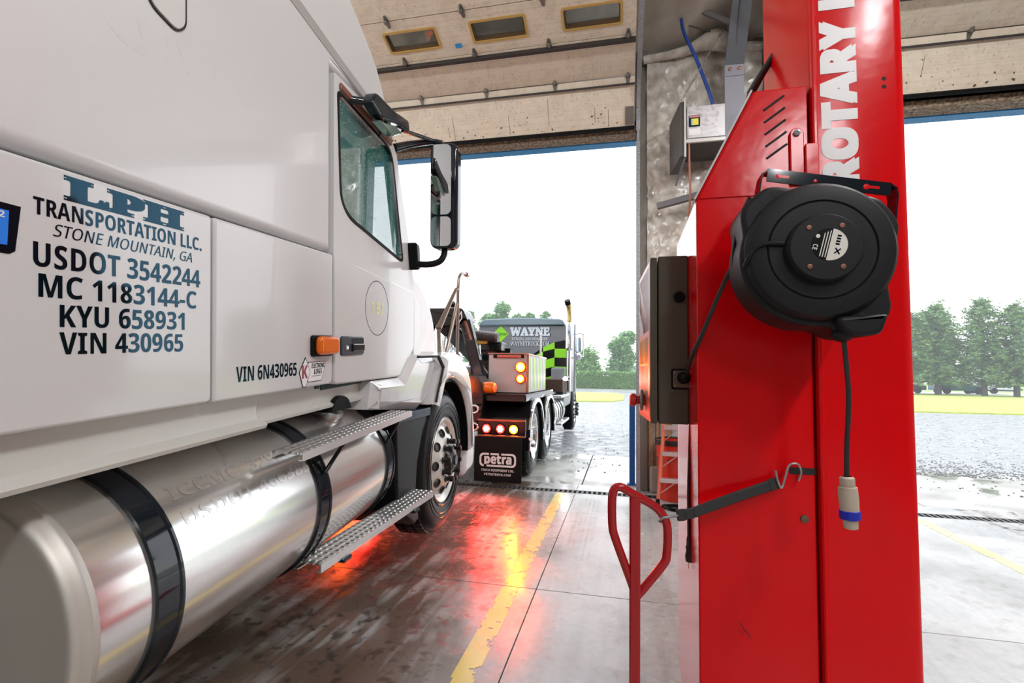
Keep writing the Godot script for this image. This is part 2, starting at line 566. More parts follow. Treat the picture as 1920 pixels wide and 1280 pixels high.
func floor_textures() -> Array:
	var n := 1400
	var size := 8.0
	var x0 := -4.6; var z0 := -6.4
	var coarse := noise_img(n, n, 0.004, 11, 4).get_data()
	var fine := noise_img(n, n, 0.09, 12, 3).get_data()
	var wet := noise_img(n, n, 0.0075, 13, 5).get_data()
	# streaks drawn out along z by wheels
	var st := noise_img(n, 128, 0.05, 14, 4)
	st.resize(n, n, Image.INTERPOLATE_BILINEAR)
	var streak := st.get_data()
	var blot := noise_img(n, n, 0.045, 15, 4).get_data()
	var alb := PackedByteArray(); alb.resize(n * n * 3)
	var rgh := PackedByteArray(); rgh.resize(n * n)
	for j in n:
		var z := z0 + size * j / n
		for i in n:
			var x := x0 + size * i / n
			var k := j * n + i
			var c := coarse[k] / 255.0; var f := fine[k] / 255.0; var w := wet[k] / 255.0; var s := streak[k] / 255.0; var b := blot[k] / 255.0
			# wheel mud in streaks and blots, with truck shade and red lamplight painted in
			var lane := smoothstep(-0.55, -1.25, x)
			var soil_and_shade := clampf((lane * 0.46 + (s - 0.5) * 1.25 + (w - 0.5) * 0.9 - 0.02) * 2.6, 0.0, 1.0) * lane
			soil_and_shade = maxf(soil_and_shade, clampf((s * 0.6 + b * 0.5 - 0.66) * 7.0, 0.0, 1.0) * (0.25 + 0.6 * lane))
			var crumb := clampf((b - 0.62) * 9.0, 0.0, 1.0) * clampf(lane * 1.2 + 0.1, 0.0, 1.0)
			var speck := clampf((f - 0.66) * 12.0, 0.0, 1.0) * clampf((w - 0.38) * 4.0, 0.0, 1.0) * (0.15 + 0.85 * lane)
			crumb = maxf(crumb, speck * 0.8)
			# a tyre's wet print right of the line
			if x > -0.46 and x < -0.24 and z > -5.62 and z < -3.75:
				var rib := 1.0 if fposmod(x * 100.0, 4.4) < 2.6 and fposmod(z * 100.0 + x * 60.0, 5.0) < 3.4 else 0.0
				crumb = maxf(crumb, 0.30 * rib * clampf((s + b - 0.75) * 3.0, 0.0, 1.0))
			var g := 0.40 + (c - 0.5) * 0.24 + (f - 0.5) * 0.10 + (s - 0.5) * 0.14
			var r := g * 1.0; var gg := g * 0.995; var bb := g * 0.975
			var t := soil_and_shade * 0.88
			r = lerpf(r, 0.115, t); gg = lerpf(gg, 0.066, t); bb = lerpf(bb, 0.036, t)
			r = lerpf(r, 0.03, crumb * 0.75); gg = lerpf(gg, 0.024, crumb * 0.75); bb = lerpf(bb, 0.02, crumb * 0.75)
			alb[k * 3] = int(255.0 * pow(clampf(r, 0, 1), 0.4545)); alb[k * 3 + 1] = int(255.0 * pow(clampf(gg, 0, 1), 0.4545)); alb[k * 3 + 2] = int(255.0 * pow(clampf(bb, 0, 1), 0.4545))
			var q := 0.23 + (0.55 - w) * 0.38 + (f - 0.5) * 0.06 + crumb * 0.3 - lane * 0.05
			rgh[k] = int(255.0 * clampf(q, 0.08, 0.7))
	return [ImageTexture.create_from_image(Image.create_from_data(n, n, false, Image.FORMAT_RGB8, alb)), ImageTexture.create_from_image(Image.create_from_data(n, n, false, Image.FORMAT_L8, rgh)), Vector4(x0, z0, size, size)]

func building() -> void:
	# floor: slabs with sawn joints, a trench drain across both bays
	var ft := floor_textures()
	var fm := mat("wet_concrete", Color.WHITE, 1.0)
	fm.albedo_texture = ft[0]; fm.roughness_texture = ft[1]; fm.roughness_texture_channel = BaseMaterial3D.TEXTURE_CHANNEL_RED
	fm.metallic_specular = 0.6
	var bed := mat("joint_grit", col(0.05, 0.045, 0.04), 0.9)
	var fl := struct("floor")
	var b := MB.new()
	b.box(Vector3(1.25, -0.16, 1.85), Vector3(16.5, 0.28, 16.3))
	put(b, "slab_bed", bed, fl)
	var xs := [-7.0, -4.25, -0.53, 5.3, 9.5]
	var zs := [[-6.3, -5.985], [-5.835, -3.2], [-3.2, 0.1], [0.1, 3.4], [3.4, 6.7], [6.7, 10.0]]
	for zz in zs:
		for i in xs.size() - 1:
			var s := MB.new()
			s.uv_world = ft[2]
			s.box(Vector3((xs[i] + xs[i + 1]) * 0.5, -0.01, (zz[0] + zz[1]) * 0.5), Vector3(xs[i + 1] - xs[i] - 0.0045, 0.02, zz[1] - zz[0] - 0.0055), Basis(), 0.002)
			put(s, "concrete_slab", fm, fl, Transform3D(), 1)
	# yellow lane lines: worn paint with chips out of it
	var ym := mat("yellow_line_paint", col(0.82, 0.68, 0.20), 0.34)
	ym.roughness_texture = ft[1]; ym.roughness = 1.0
	var wear := FastNoiseLite.new(); wear.seed = 5; wear.frequency = 9.0; wear.fractal_octaves = 3
	for e in [[-0.69, "worn yellow floor line between the white truck and the lift column"], [2.81, "worn yellow floor line in the right-hand bay behind the lift column"]]:
		var y := MB.new()
		y.uv_world = ft[2]
		var cell := 0.0125
		for iz in 560:
			var z := -5.80 + iz * cell
			if absf(z + 3.2) < 0.008:
				continue
			for ix in 9:
				var x: float = e[0] - 0.056 + ix * cell
				var edge := absf(ix - 4.0) / 4.0
				if wear.get_noise_2d(x, z) + 0.25 * wear.get_noise_2d(x * 0.2, z * 0.06) > 0.52 - 0.30 * pow(edge, 6.0):
					continue
				y.quad(Vector3(x, 0.0012, z), Vector3(x + cell, 0.0012, z), Vector3(x + cell, 0.0012, z + cell), Vector3(x, 0.0012, z + cell), Vector3.UP)
		var yo := put(y, "floor_line", ym, self, Transform3D(), 1)
		tag(yo, e[1], "floor marking", "yellow lane lines")
	# trench drain: frame, then each bar of the grate
	var dr := thing("trench_drain", Vector3(0, 0, -5.91), "long dark slotted drain grate set in the floor across the doorways", "drain grate")
	var iron := mat("drain_iron", col(0.07, 0.066, 0.062), 0.45, 0.5)
	var d := MB.new()
	for s in [-1, 1]:
		d.box(Vector3(0.6, -0.012, s * 0.066), Vector3(10.6, 0.022, 0.014), Basis(), 0.002)
	put(d, "frame", iron, dr)
	d = MB.new()
	d.box(Vector3(0.6, -0.018, 0), Vector3(10.6, 0.004, 0.12))
	put(d, "trough", M.seam, dr)
	d = MB.new()
	d.box(Vector3.ZERO, Vector3(0.026, 0.012, 0.118), Basis(), 0.002)
	var barmesh := d.mesh()
	for i in 185:
		put(barmesh, "bar", iron, dr, Transform3D(Basis(), Vector3(-4.6 + i * 0.056, -0.007, 0)))

	# walls
	var liner := mat("liner_panel", col(0.50, 0.49, 0.46), 0.5)
	var concrete := mat("curb", col(0.36, 0.34, 0.30), 0.7)
	var wf := struct("wall_front")
	var outer := mat("outer_sheet", col(0.45, 0.47, 0.5), 0.5)
	var piers := [[-7.0, DOORS[0][0]], [DOORS[0][1], DOORS[1][0]], [DOORS[1][1], 9.5]]
	for p in piers:
		b = MB.new()
		b.box(Vector3((p[0] + p[1]) * 0.5, 3.1, WALL_Z - 0.12), Vector3(p[1] - p[0], 6.2, 0.2))
		put(b, "pier", outer, wf)
	for dd in DOORS:
		b = MB.new()
		b.box(Vector3((dd[0] + dd[1]) * 0.5, (HEAD + 6.2) * 0.5 + 0.05, WALL_Z - 0.12), Vector3(dd[1] - dd[0], 6.2 - HEAD - 0.1, 0.2))
		put(b, "header", outer, wf)
		# dirty timber header with its blue flashing outside
		var tm := mat("header_timber", col(0.30, 0.22, 0.15), 0.7)
		mottle(tm, col(0.42, 0.30, 0.19), col(0.12, 0.09, 0.07), 0.02, 2.0, 41, 2.2)
		b = MB.new()
		b.box(Vector3((dd[0] + dd[1]) * 0.5, HEAD + 0.09, WALL_Z - 0.12), Vector3(dd[1] - dd[0], 0.16, 0.20), Basis(), 0.004)
		put(b, "header_timber", tm, wf)
		b = MB.new()
		b.box(Vector3((dd[0] + dd[1]) * 0.5, HEAD + 0.085, WALL_Z - 0.30), Vector3(dd[1] - dd[0] + 0.2, 0.17, 0.15), Basis(), 0.004)
		put(b, "blue_flashing", M.blue_trim, wf)
	b = MB.new()
	b.box(Vector3(1.25, 6.1, WALL_Z - 0.12), Vector3(16.5, 1.2, 0.19))
	put(b, "upper_wall", outer, wf)
	# pier between the doors, inside: timber posts, ribbed liner sheet and a concrete curb below the plastic-faced insulation
	var wood := mat("stud_timber", col(0.42, 0.27, 0.14), 0.6)
	mottle(wood, col(0.50, 0.33, 0.17), col(0.26, 0.16, 0.085), 0.03, 3.0, 42)
	for s in [[0.325, 0.05, 0.05], [0.40, 0.035, 0.035], [0.53, 0.05, 0.04], [0.70, 0.045, 0.04]]:
		b = MB.new()
		b.box(Vector3(s[0], 0.98, WALL_Z + 0.035), Vector3(s[1], 1.9, s[2]), Basis(), 0.004)
		put(b, "stud", wood, wf)
	b = MB.new()
	for i in 10:
		b.box(Vector3(0.34 + i * 0.13, 1.06, WALL_Z + 0.004), Vector3(0.085, 1.55, 0.022), Basis(), 0.006)
	b.box(Vector3(0.93, 1.06, WALL_Z - 0.004), Vector3(1.3, 1.55, 0.012))
	put(b, "liner_sheet", liner, wf)
	b = MB.new()
	b.box(Vector3(0.95, 0.15, WALL_Z + 0.05), Vector3(1.28, 0.30, 0.12), Basis(), 0.015)
	put(b, "curb", concrete, wf)
	# wrinkled plastic facing of the insulation
	var pl := mat("plastic_facing", col(0.50, 0.46, 0.40), 0.22)
	mottle(pl, col(0.70, 0.66, 0.60), col(0.40, 0.35, 0.29), 0.014, 0.6, 43, 1.9)
	rough_noise(pl, 0.10, 0.34, 0.02, 44)
	insulation(wf, pl, 0.28, 1.58, 1.75, 5.25, WALL_Z + 0.03, Vector3.BACK)
	insulation(wf, pl, -7.0, DOORS[0][0] - 0.1, 0.0, 5.25, WALL_Z + 0.03, Vector3.BACK)
	insulation(wf, pl, DOORS[1][1] + 0.1, 9.5, 0.0, 5.25, WALL_Z + 0.03, Vector3.BACK)
	b = MB.new()
	b.tube(smooth([Vector3(0.24, 5.22, WALL_Z + 0.10), Vector3(0.7, 5.24, WALL_Z + 0.15), Vector3(1.0, 5.28, WALL_Z + 0.24), Vector3(1.14, 5.22, WALL_Z + 0.27), Vector3(1.35, 5.24, WALL_Z + 0.12), Vector3(1.58, 5.22, WALL_Z + 0.1)]), [0.05, 0.05, 0.05, 0.05, 0.05, 0.055, 0.06, 0.06, 0.07, 0.08, 0.09, 0.1, 0.11, 0.12, 0.12, 0.12, 0.115, 0.11, 0.1, 0.1, 0.1, 0.1, 0.09, 0.08, 0.07, 0.06, 0.06, 0.06, 0.06, 0.06, 0.06], 12)
	put(b, "insulation_roll", pl, wf)
	# door jamb channels and tracks
	var jamb := mat("jamb_steel", col(0.20, 0.175, 0.15), 0.5, 0.4)
	for x in [DOORS[0][0] - 0.07, DOORS[0][1] + 0.065, DOORS[1][0] - 0.07, DOORS[1][1] + 0.07]:
		b = MB.new()
		b.box(Vector3(x, 2.7, WALL_Z - 0.1), Vector3(0.13, 5.4, 0.26), Basis(), 0.006)
		put(b, "door_jamb", jamb, wf)
	# the other walls and the roof close the room
	var wl := struct("wall_left")
	b = MB.new(); b.box(Vector3(ROOM[0] - 0.1, 3.6, 1.9), Vector3(0.2, 7.4, 16.6)); put(b, "sheet", pl, wl)
	var wr := struct("wall_right")
	b = MB.new(); b.box(Vector3(ROOM[1] + 0.1, 3.6, 1.9), Vector3(0.2, 7.4, 16.6)); put(b, "sheet", pl, wr)
	var wb := struct("wall_rear")
	b = MB.new(); b.box(Vector3(1.25, 3.6, ROOM[2] + 0.1), Vector3(16.8, 7.4, 0.2)); put(b, "sheet", mat("rear_liner", col(0.20, 0.185, 0.17), 0.6), wb)
	var ce := struct("ceiling")
	var roof := mat("roof_liner", col(0.50, 0.455, 0.39), 0.5)
	mottle(roof, col(0.58, 0.54, 0.48), col(0.36, 0.31, 0.25), 0.008, 0.4, 45, 1.6)
	b = MB.new()
	b.prism(PackedVector2Array([Vector2(6.45, 5.30), Vector2(0.5, 7.05), Vector2(-10.2, 7.05), Vector2(-10.2, 7.25), Vector2(0.5, 7.25), Vector2(6.45, 5.5)]), -7.2, 9.7, Transform3D(SIDE, Vector3.ZERO))
	put(b, "roof_liner", roof, ce)
	overhead_door(DOORS[0], 0.0, 0, "cream sectional overhead door with three windows, raised above the white truck")
	overhead_door(DOORS[1], 0.075, 3, "cream sectional overhead door raised behind the red lift column")

func insulation(parent: Node3D, m: Material, x0: float, x1: float, y0: float, y1: float, z: float, out: Vector3) -> void:
	var f := FastNoiseLite.new(); f.seed = 9; f.frequency = 1.6; f.fractal_octaves = 4; f.fractal_type = FastNoiseLite.FRACTAL_RIDGED
	var g := FastNoiseLite.new(); g.seed = 10; g.frequency = 0.7
	var cell := 0.028 if x1 - x0 < 1.5 else 0.09
	var nx := int((x1 - x0) / cell); var ny := int((y1 - y0) / cell)
	var k := FastNoiseLite.new(); k.seed = 31; k.frequency = 4.2; k.fractal_octaves = 3; k.fractal_type = FastNoiseLite.FRACTAL_RIDGED
	var H := func(i: int, j: int) -> Vector3:
		var x := x0 + (x1 - x0) * i / nx; var y := y0 + (y1 - y0) * j / ny
		var pull := sin(PI * clampf((x - x0) / 1.9, 0.0, 1.0)) * 0.06
		return Vector3(x, y, z + pull + 0.045 * f.get_noise_3d(x + y * 0.45, y * 0.62 - x * 0.3, 0.0) + 0.05 * g.get_noise_2d(x, y) + 0.014 * k.get_noise_2d(x * 1.3 + y * 0.5, y - x * 0.4))
	var b := MB.new()
	for i in nx:
		for j in ny:
			var N := func(a: int, c: int) -> Vector3:
				return (H.call(a + 1, c) - H.call(a - 1, c)).cross(H.call(a, c + 1) - H.call(a, c - 1)).normalized()
			b.qn(H.call(i, j), H.call(i + 1, j), H.call(i + 1, j + 1), H.call(i, j + 1), N.call(i, j), N.call(i + 1, j), N.call(i + 1, j + 1), N.call(i, j + 1))
	var o := put(b, "insulation_sheet", m, parent)
	o.set_meta("label", "wrinkled grimy plastic facing of the wall insulation")

# a raised sectional door: the lowest section hangs in the curve of the track, the others lie along the sloped track
func overhead_door(dx: Array, up: float, kind: int, label: String) -> void:
	var x0: float = dx[0] + 0.02; var x1: float = dx[1] - 0.03
	var w := x1 - x0
	var cx := (x0 + x1) * 0.5
	var t := thing("overhead_door", Vector3(cx, 4.385 + up, -6.08), label, "overhead door", "overhead doors")
	if not M.has("door_face"):
		var dm := mat("door_face", col(0.60, 0.50, 0.375), 0.42)
		# enamel with fine pressed lines, road film and spatter
		var n := 512
		var a := noise_img(n, n, 0.012, 51, 4).get_data(); var s := noise_img(n, n, 0.05, 52, 4).get_data()
		var px := PackedByteArray(); px.resize(n * n * 3)
		var hg := PackedByteArray(); hg.resize(n * n)
		for j in n:
			for i in n:
				var k := j * n + i
				var q := a[k] / 255.0; var sp := clampf((s[k] / 255.0 - 0.74) * 8.0, 0.0, 1.0)
				var line := 1.0 if j % 32 > 2 else 0.86
				var c := Vector3(0.76, 0.67, 0.54).lerp(Vector3(0.66, 0.56, 0.43), clampf((q - 0.35) * 1.6, 0, 1)) * line
				c = c.lerp(Vector3(0.12, 0.08, 0.05), sp * 0.7)
				px[k * 3] = int(255 * pow(c.x, 0.4545)); px[k * 3 + 1] = int(255 * pow(c.y, 0.4545)); px[k * 3 + 2] = int(255 * pow(c.z, 0.4545))
		dm.albedo_color = Color.WHITE
		dm.albedo_texture = ImageTexture.create_from_image(Image.create_from_data(n, n, false, Image.FORMAT_RGB8, px))
		dm.uv1_triplanar = true; dm.uv1_scale = Vector3.ONE * 1.05
		mat("strut_dark", col(0.05, 0.042, 0.04), 0.5, 0.3)
		mat("hinge_metal", col(0.22, 0.21, 0.19), 0.4, 0.7)
		mat("window_frame_tan", col(0.52, 0.33, 0.10), 0.45)
		mat("window_frame_dark", col(0.10, 0.055, 0.025), 0.5)
		mat("blue_sticker", col(0.03, 0.28, 0.65), 0.4)
	var th := 0.045
	var angles := [60.0, 18.0, 17.0, 17.0, 17.0, 17.0, 17.0, 17.0]
	var lens_ := [0.555, 0.525, 0.52, 0.53, 0.53, 0.53, 0.53, 0.53]
	var p := Vector3.ZERO     # running joint position, local
	for i in angles.size():
		var a := deg_to_rad(angles[i])
		var along := Vector3(0, sin(a), cos(a)); var face := Vector3(0, -cos(a), sin(a))   # face: the inner side, looking down into the shop
		var B := Basis(Vector3.RIGHT, along, Vector3.RIGHT.cross(along))   # local y runs up the section
		B = Basis(Vector3.RIGHT, along, face) if Vector3.RIGHT.cross(along).dot(face) > 0 else Basis(Vector3.LEFT, along, face)
		var L: float = lens_[i]
		var xf := Transform3D(B, p)
		var s := MB.new()
		if i == 2:
			# window section: built round its openings
			var sgn := B.x.x
			var cuts := []
			for c in ([-2.345, -1.335, -0.325] if kind == 0 else [2.18, 3.05, 3.92, 4.79]):
				cuts.append((c - cx) * sgn)
			cuts.sort()
			var lo := -w * 0.5
			for q in cuts.size():
				var hi: float = (cuts[q] + cuts[q + 1]) * 0.5 if q < cuts.size() - 1 else w * 0.5
				s.frame(PackedVector2Array([Vector2(lo, 0.004), Vector2(hi, 0.004), Vector2(hi, L - 0.004), Vector2(lo, L - 0.004)]), rrect(cuts[q] - 0.305, 0.14, cuts[q] + 0.305, 0.385, 0.03), -th, 0.0, xf)
				lo = hi
			var sec := put(s, "section", M.door_face, t)
			for c in cuts:
				var fr := MB.new()
				fr.frame(rrect(c - 0.318, 0.127, c + 0.318, 0.398, 0.035), rrect(c - 0.292, 0.153, c + 0.292, 0.372, 0.02), -0.004, 0.008, xf)
				var fo := put(fr, "window_frame", M.window_frame_tan, t)
				fr = MB.new()
				fr.frame(rrect(c - 0.303, 0.142, c + 0.303, 0.383, 0.03), rrect(c - 0.278, 0.168, c + 0.278, 0.366, 0.015), -th - 0.02, -0.002, xf)
				put(fr, "reveal", M.window_frame_dark, fo)
				fr = MB.new()
				fr.box(xf * Vector3(c, 0.267, -th), Vector3(0.56, 0.20, 0.006), B)
				put(fr, "window_pane", M.pane, fo)
		else:
			s.prism(PackedVector2Array([Vector2(-w * 0.5, 0.004), Vector2(w * 0.5, 0.004), Vector2(w * 0.5, L - 0.004), Vector2(-w * 0.5, L - 0.004)]), -th, 0.0, xf, 0.004, 1)
			put(s, "section", M.door_face, t)
		# dark steel struts across the section
		if i in [0, 1]:
			var st := MB.new()
			st.box(xf * Vector3(0, L - (0.085 if i == 0 else 0.05), 0.02), Vector3(w, 0.022 if i == 0 else 0.045, 0.045), B, 0.003)
			put(st, "strut", M.strut_dark, t)
		if i == 0:
			var se := MB.new()
			se.box(xf * Vector3(0, -0.012, -0.015), Vector3(w, 0.05, 0.06), B, 0.01)
			put(se, "bottom_seal", M.black_rubber, t)
			for e in [-1, 1]:
				var br := MB.new()
				br.box(xf * Vector3(e * (w * 0.5 - 0.06), 0.13, 0.012), Vector3(0.10, 0.20, 0.03), B, 0.004)
				put(br, "bottom_bracket", M.hinge_metal, t)
		p += along * L
		# joint shadow gap is real; hinges over it
		if i < 6:
			for h in 5:
				var hx := -w * 0.5 + 0.08 + (w - 0.16) * h / 4.0
				var hg2 := MB.new()
				var f2 := face
				var hb := Transform3D(B, p + Vector3(hx * B.x.x, 0, 0))
				hg2.prism(PackedVector2Array([Vector2(-0.014, -0.075), Vector2(0.014, -0.075), Vector2(0.026, -0.02), Vector2(0.026, 0.02), Vector2(0.014, 0.075), Vector2(-0.014, 0.075), Vector2(-0.026, 0.02), Vector2(-0.026, -0.02)]), 0.0, 0.008, hb, 0.002, 1)
				hg2.tube([hb * Vector3(-0.03, 0, 0.016), hb * Vector3(0.03, 0, 0.016)], 0.013, 8)
				hg2.box(hb * Vector3(0, 0.012, 0.03), Vector3(0.03, 0.05, 0.03), B, 0.004)
				put(hg2, "hinge", M.hinge_metal, t)
	if kind == 0:
		var a := deg_to_rad(17.0)
		var st := MB.new()
		var B2 := Basis(Vector3.LEFT, Vector3(0, sin(a), cos(a)), Vector3(0, -cos(a), sin(a)))
		st.box(Vector3(-1.83 - cx, 0.4807 + 0.1622 + 0.0322, 0.2775 + 0.4993 + 0.13) + B2.z * 0.002, Vector3(0.075, 0.055, 0.003), B2)
		put(st, "blue_sticker", M.blue_sticker, t)
	# brown splashes and drips on the lowest section
	if not M.has("splash_brown"):
		mat("splash_brown", col(0.10, 0.065, 0.04), 0.6)
	var rs := RandomNumberGenerator.new(); rs.seed = 8 + kind
	var a0 := deg_to_rad(60.0)
	var S0 := Transform3D(Basis(Vector3.LEFT, Vector3(0, sin(a0), cos(a0)), Vector3(0, -cos(a0), sin(a0))), Vector3.ZERO)
	var sp := MB.new()
	for i in 46:
		var c := Vector2(rs.randf_range(-w * 0.46, w * 0.46), absf(rs.randfn(0.0, 0.11)) + 0.03)
		var rr := rs.randf_range(0.004, 0.016)
		if i % 9 == 0:   # drip
			sp.bar(S0 * Vector3(c.x, c.y, 0.0006), S0 * Vector3(c.x + 0.004, c.y + rs.randf_range(0.1, 0.3), 0.0006), 0.005, 0.0006, S0.basis.z)
		var q := PackedVector2Array()
		for kk in 9:
			q.append(c + Vector2(cos(TAU * kk / 9), sin(TAU * kk / 9)) * rr * rs.randf_range(0.5, 1.2))
		sp.prism(q, 0.0, 0.0008, S0)
	put(sp, "splashes", M.splash_brown, t).set_meta("kind", "stuff")
	# tracks on both sides: vertical channel, curve, sloped run
	for e in [-1, 1]:
		var xx: float = e * (w * 0.5 + 0.045)
		var tr := MB.new()
		var pts := [Vector3(xx, -4.385 - up, 0.02), Vector3(xx, -0.2, 0.02)]
		for q in 7:
			var aa := deg_to_rad(12.0 * q)
			pts.append(Vector3(xx, -0.2 + 0.62 * sin(aa), 0.02 + 0.5 * (1.0 - cos(aa))))
		pts.append(pts[pts.size() - 1] + Vector3(0, sin(deg_to_rad(17.0)), cos(deg_to_rad(17.0))) * 3.0)
		for k in pts.size() - 1:
			tr.bar(pts[k], pts[k + 1], 0.05, 0.028, Vector3.BACK if k < 1 else Vector3.UP, 0.004)
		put(tr, "track", M.galvanised, t)

func ceiling_lamps() -> void:
	var face := glow("lamp_diffuser", Color(0.985, 0.99, 1.0), 6.0, Color(0.9, 0.9, 0.9))
	var body := mat("lamp_body", col(0.6, 0.6, 0.6), 0.5)
	var k := 0
	for x in [-4.9, 2.7]:
		for z in [-2.3, 1.6, 5.6]:
			var t := thing("ceiling_lamp", Vector3(x, 5.1, z), ["strip lamp hanging over the far side of the white truck, by the door", "strip lamp hanging over the far side of the white truck, mid-shop", "strip lamp hanging over the far side of the white truck, by the rear wall", "strip lamp hanging over the right-hand bay nearest its door", "strip lamp hanging over the middle of the right-hand bay", "strip lamp hanging over the right-hand bay by the rear wall"][k], "ceiling lamp", "ceiling strip lamps")
			var b := MB.new(); b.box(Vector3(0, 0.07, 0), Vector3(0.12, 0.06, 2.2), Basis(), 0.015); put(b, "housing", body, t)
			for s in [-0.05, 0.05]:
				b = MB.new(); b.tube([Vector3(s, 0.0, -1.05), Vector3(s, 0.0, 1.05)], 0.019, 12); put(b, "lamp_tube", face, t)
			b = MB.new()
			for s in [-0.8, 0.8]:
				b.tube([Vector3(0, 0.1, s), Vector3(0, 1.4, s)], 0.006, 6)
			put(b, "hanger", M.steel, t)
			var l := AreaLight3D.new()
			l.name = "lamp_light"
			l.area_size = Vector2(0.14, 2.1); l.light_energy = LAMP_ENERGY; l.light_color = Color(0.985, 0.99, 1.0); l.shadow_enabled = true
			t.add_child(l)
			l.transform = Transform3D(Basis(Vector3.RIGHT, -PI / 2), Vector3(0, -0.025, 0))
			for s in [-0.6, 0.6]:   # bare tubes shine sideways and up as well
				omni(Vector3(0.10, 0.0, s), Color(0.985, 0.99, 1.0), LAMP_ENERGY * 0.22, 0.05, t)
				omni(Vector3(-0.10, 0.0, s), Color(0.985, 0.99, 1.0), LAMP_ENERGY * 0.22, 0.05, t)
			k += 1

# ------------------------------------------------------------------ the white tractor
# local frame: x to the truck's right (0 at the wheel's outer face), y up from the tyre's lowest point, z to the rear; outlines are (forward, up)
func wheel_parts(w: Node3D, rim_m: Material, R := 0.52, rim_r := 0.305, lugs := 10, black_lugs := true, width := 0.29, deep := false) -> void:
	# axis along local x, outer face at x = 0, centre at the origin of w
	var X := AX(Vector3.RIGHT)
	var b := MB.new()
	b.lathe([Vector2(rim_r - 0.012, -width + 0.01), Vector2(R - 0.10, -width), Vector2(R - 0.045, -width + 0.012), Vector2(R - 0.012, -width + 0.045), Vector2(R, -width + 0.07), Vector2(R, -0.07), Vector2(R - 0.012, -0.043), Vector2(R - 0.03, -0.024), Vector2(R - 0.045, -0.012), Vector2(R - 0.06, -0.006), Vector2(R - 0.085, 0.0), Vector2(R - 0.12, 0.002), Vector2(R - 0.15, -0.001), Vector2(R - 0.17, -0.002), Vector2(rim_r + 0.012, -0.012), Vector2(rim_r - 0.004, -0.022)], X, 64)
	# tread blocks along the shoulder
	for k in 60:
		var a := TAU * k / 60
		var c := Vector3(0, cos(a), sin(a))
		for row in [-0.075, -0.145, -0.215]:
			b.box(Vector3(row, 0, 0) + c * (R + 0.001), Vector3(0.052, 0.016, 0.042), Basis(Vector3.RIGHT, a), 0.0)
	put(b, "tyre", M.tyre, w)
	b = MB.new()
	for r in [R - 0.105, R - 0.135, R - 0.19]:
		b.lathe([Vector2(r - 0.004, 0.0), Vector2(r, 0.005), Vector2(r + 0.004, 0.0)], AX(Vector3.RIGHT, Vector3(-0.004 if r < R - 0.15 else 0.0, 0, 0)), 64)
	put(b, "sidewall_ring", M.tyre, w)
	b = MB.new()
	if deep:   # rear wheel: deep dish
		b.lathe([Vector2(rim_r, -0.03), Vector2(rim_r + 0.008, -0.014), Vector2(rim_r, -0.006), Vector2(rim_r - 0.02, -0.014), Vector2(rim_r - 0.04, -0.05), Vector2(rim_r - 0.055, -0.14), Vector2(rim_r - 0.08, -0.17), Vector2(0.15, -0.18), Vector2(0.13, -0.17), Vector2(0.0, -0.17)], X, 48)
		put(b, "rim", rim_m, w)
		b = MB.new()
		b.lathe([Vector2(0.10, -0.175), Vector2(0.10, -0.06), Vector2(0.085, -0.03), Vector2(0.0, -0.025)], X, 24)
		put(b, "hub", M.chrome, w)
		b = MB.new()
		for k in lugs:
			var a := TAU * k / lugs
			b.tube([Vector3(-0.175, 0.143 * cos(a), 0.143 * sin(a)), Vector3(-0.12, 0.143 * cos(a), 0.143 * sin(a))], [0.018, 0.012], 8)
		put(b, "lug_nuts", M.chrome, w)
		return
	# steer wheel: flange, ring of hand holes, raised centre
	var prof := [Vector2(rim_r, -0.03), Vector2(rim_r + 0.008, -0.014), Vector2(rim_r, -0.004), Vector2(rim_r - 0.016, -0.012), Vector2(rim_r - 0.032, -0.035), Vector2(rim_r - 0.05, -0.04), Vector2(rim_r - 0.07, -0.02), Vector2(rim_r - 0.12, 0.008), Vector2(0.165, 0.022), Vector2(0.12, 0.024), Vector2(0.105, 0.022)]
	b.lathe(prof, X, 60)
	var rim := put(b, "rim", rim_m, w)
	for k in 10:
		var a := TAU * (k + 0.5) / 10
		b = MB.new()
		var axis := Vector3(1.0, cos(a) * 0.5, sin(a) * 0.5).normalized()
		b.lathe([Vector2(0.0, -0.004), Vector2(0.024, -0.004), Vector2(0.027, 0.004), Vector2(0.031, 0.006), Vector2(0.034, 0.001)], AX(axis, Vector3(-0.005, 0.219 * cos(a), 0.219 * sin(a))), 16)
		put(b, "hand_hole", M.lug_black, rim)
	b = MB.new()
	b.lathe([Vector2(0.107, 0.018), Vector2(0.098, 0.03), Vector2(0.085, 0.045), Vector2(0.078, 0.065), Vector2(0.06, 0.074), Vector2(0.038, 0.076), Vector2(0.036, 0.086), Vector2(0.0, 0.088)], X, 28)
	put(b, "hub", M.lug_black, w)
	for k in lugs:
		var a := TAU * (k + 0.2) / lugs
		b = MB.new()
		b.lathe([Vector2(0.025, 0.02), Vector2(0.025, 0.030), Vector2(0.016, 0.034), Vector2(0.016, 0.056), Vector2(0.019, 0.060), Vector2(0.019, 0.082), Vector2(0.014, 0.088), Vector2(0.0, 0.089)], AX(Vector3.RIGHT, Vector3(0, 0.1425 * cos(a), 0.1425 * sin(a))), 12)
		put(b, "lug_cover", M.lug_black, rim)

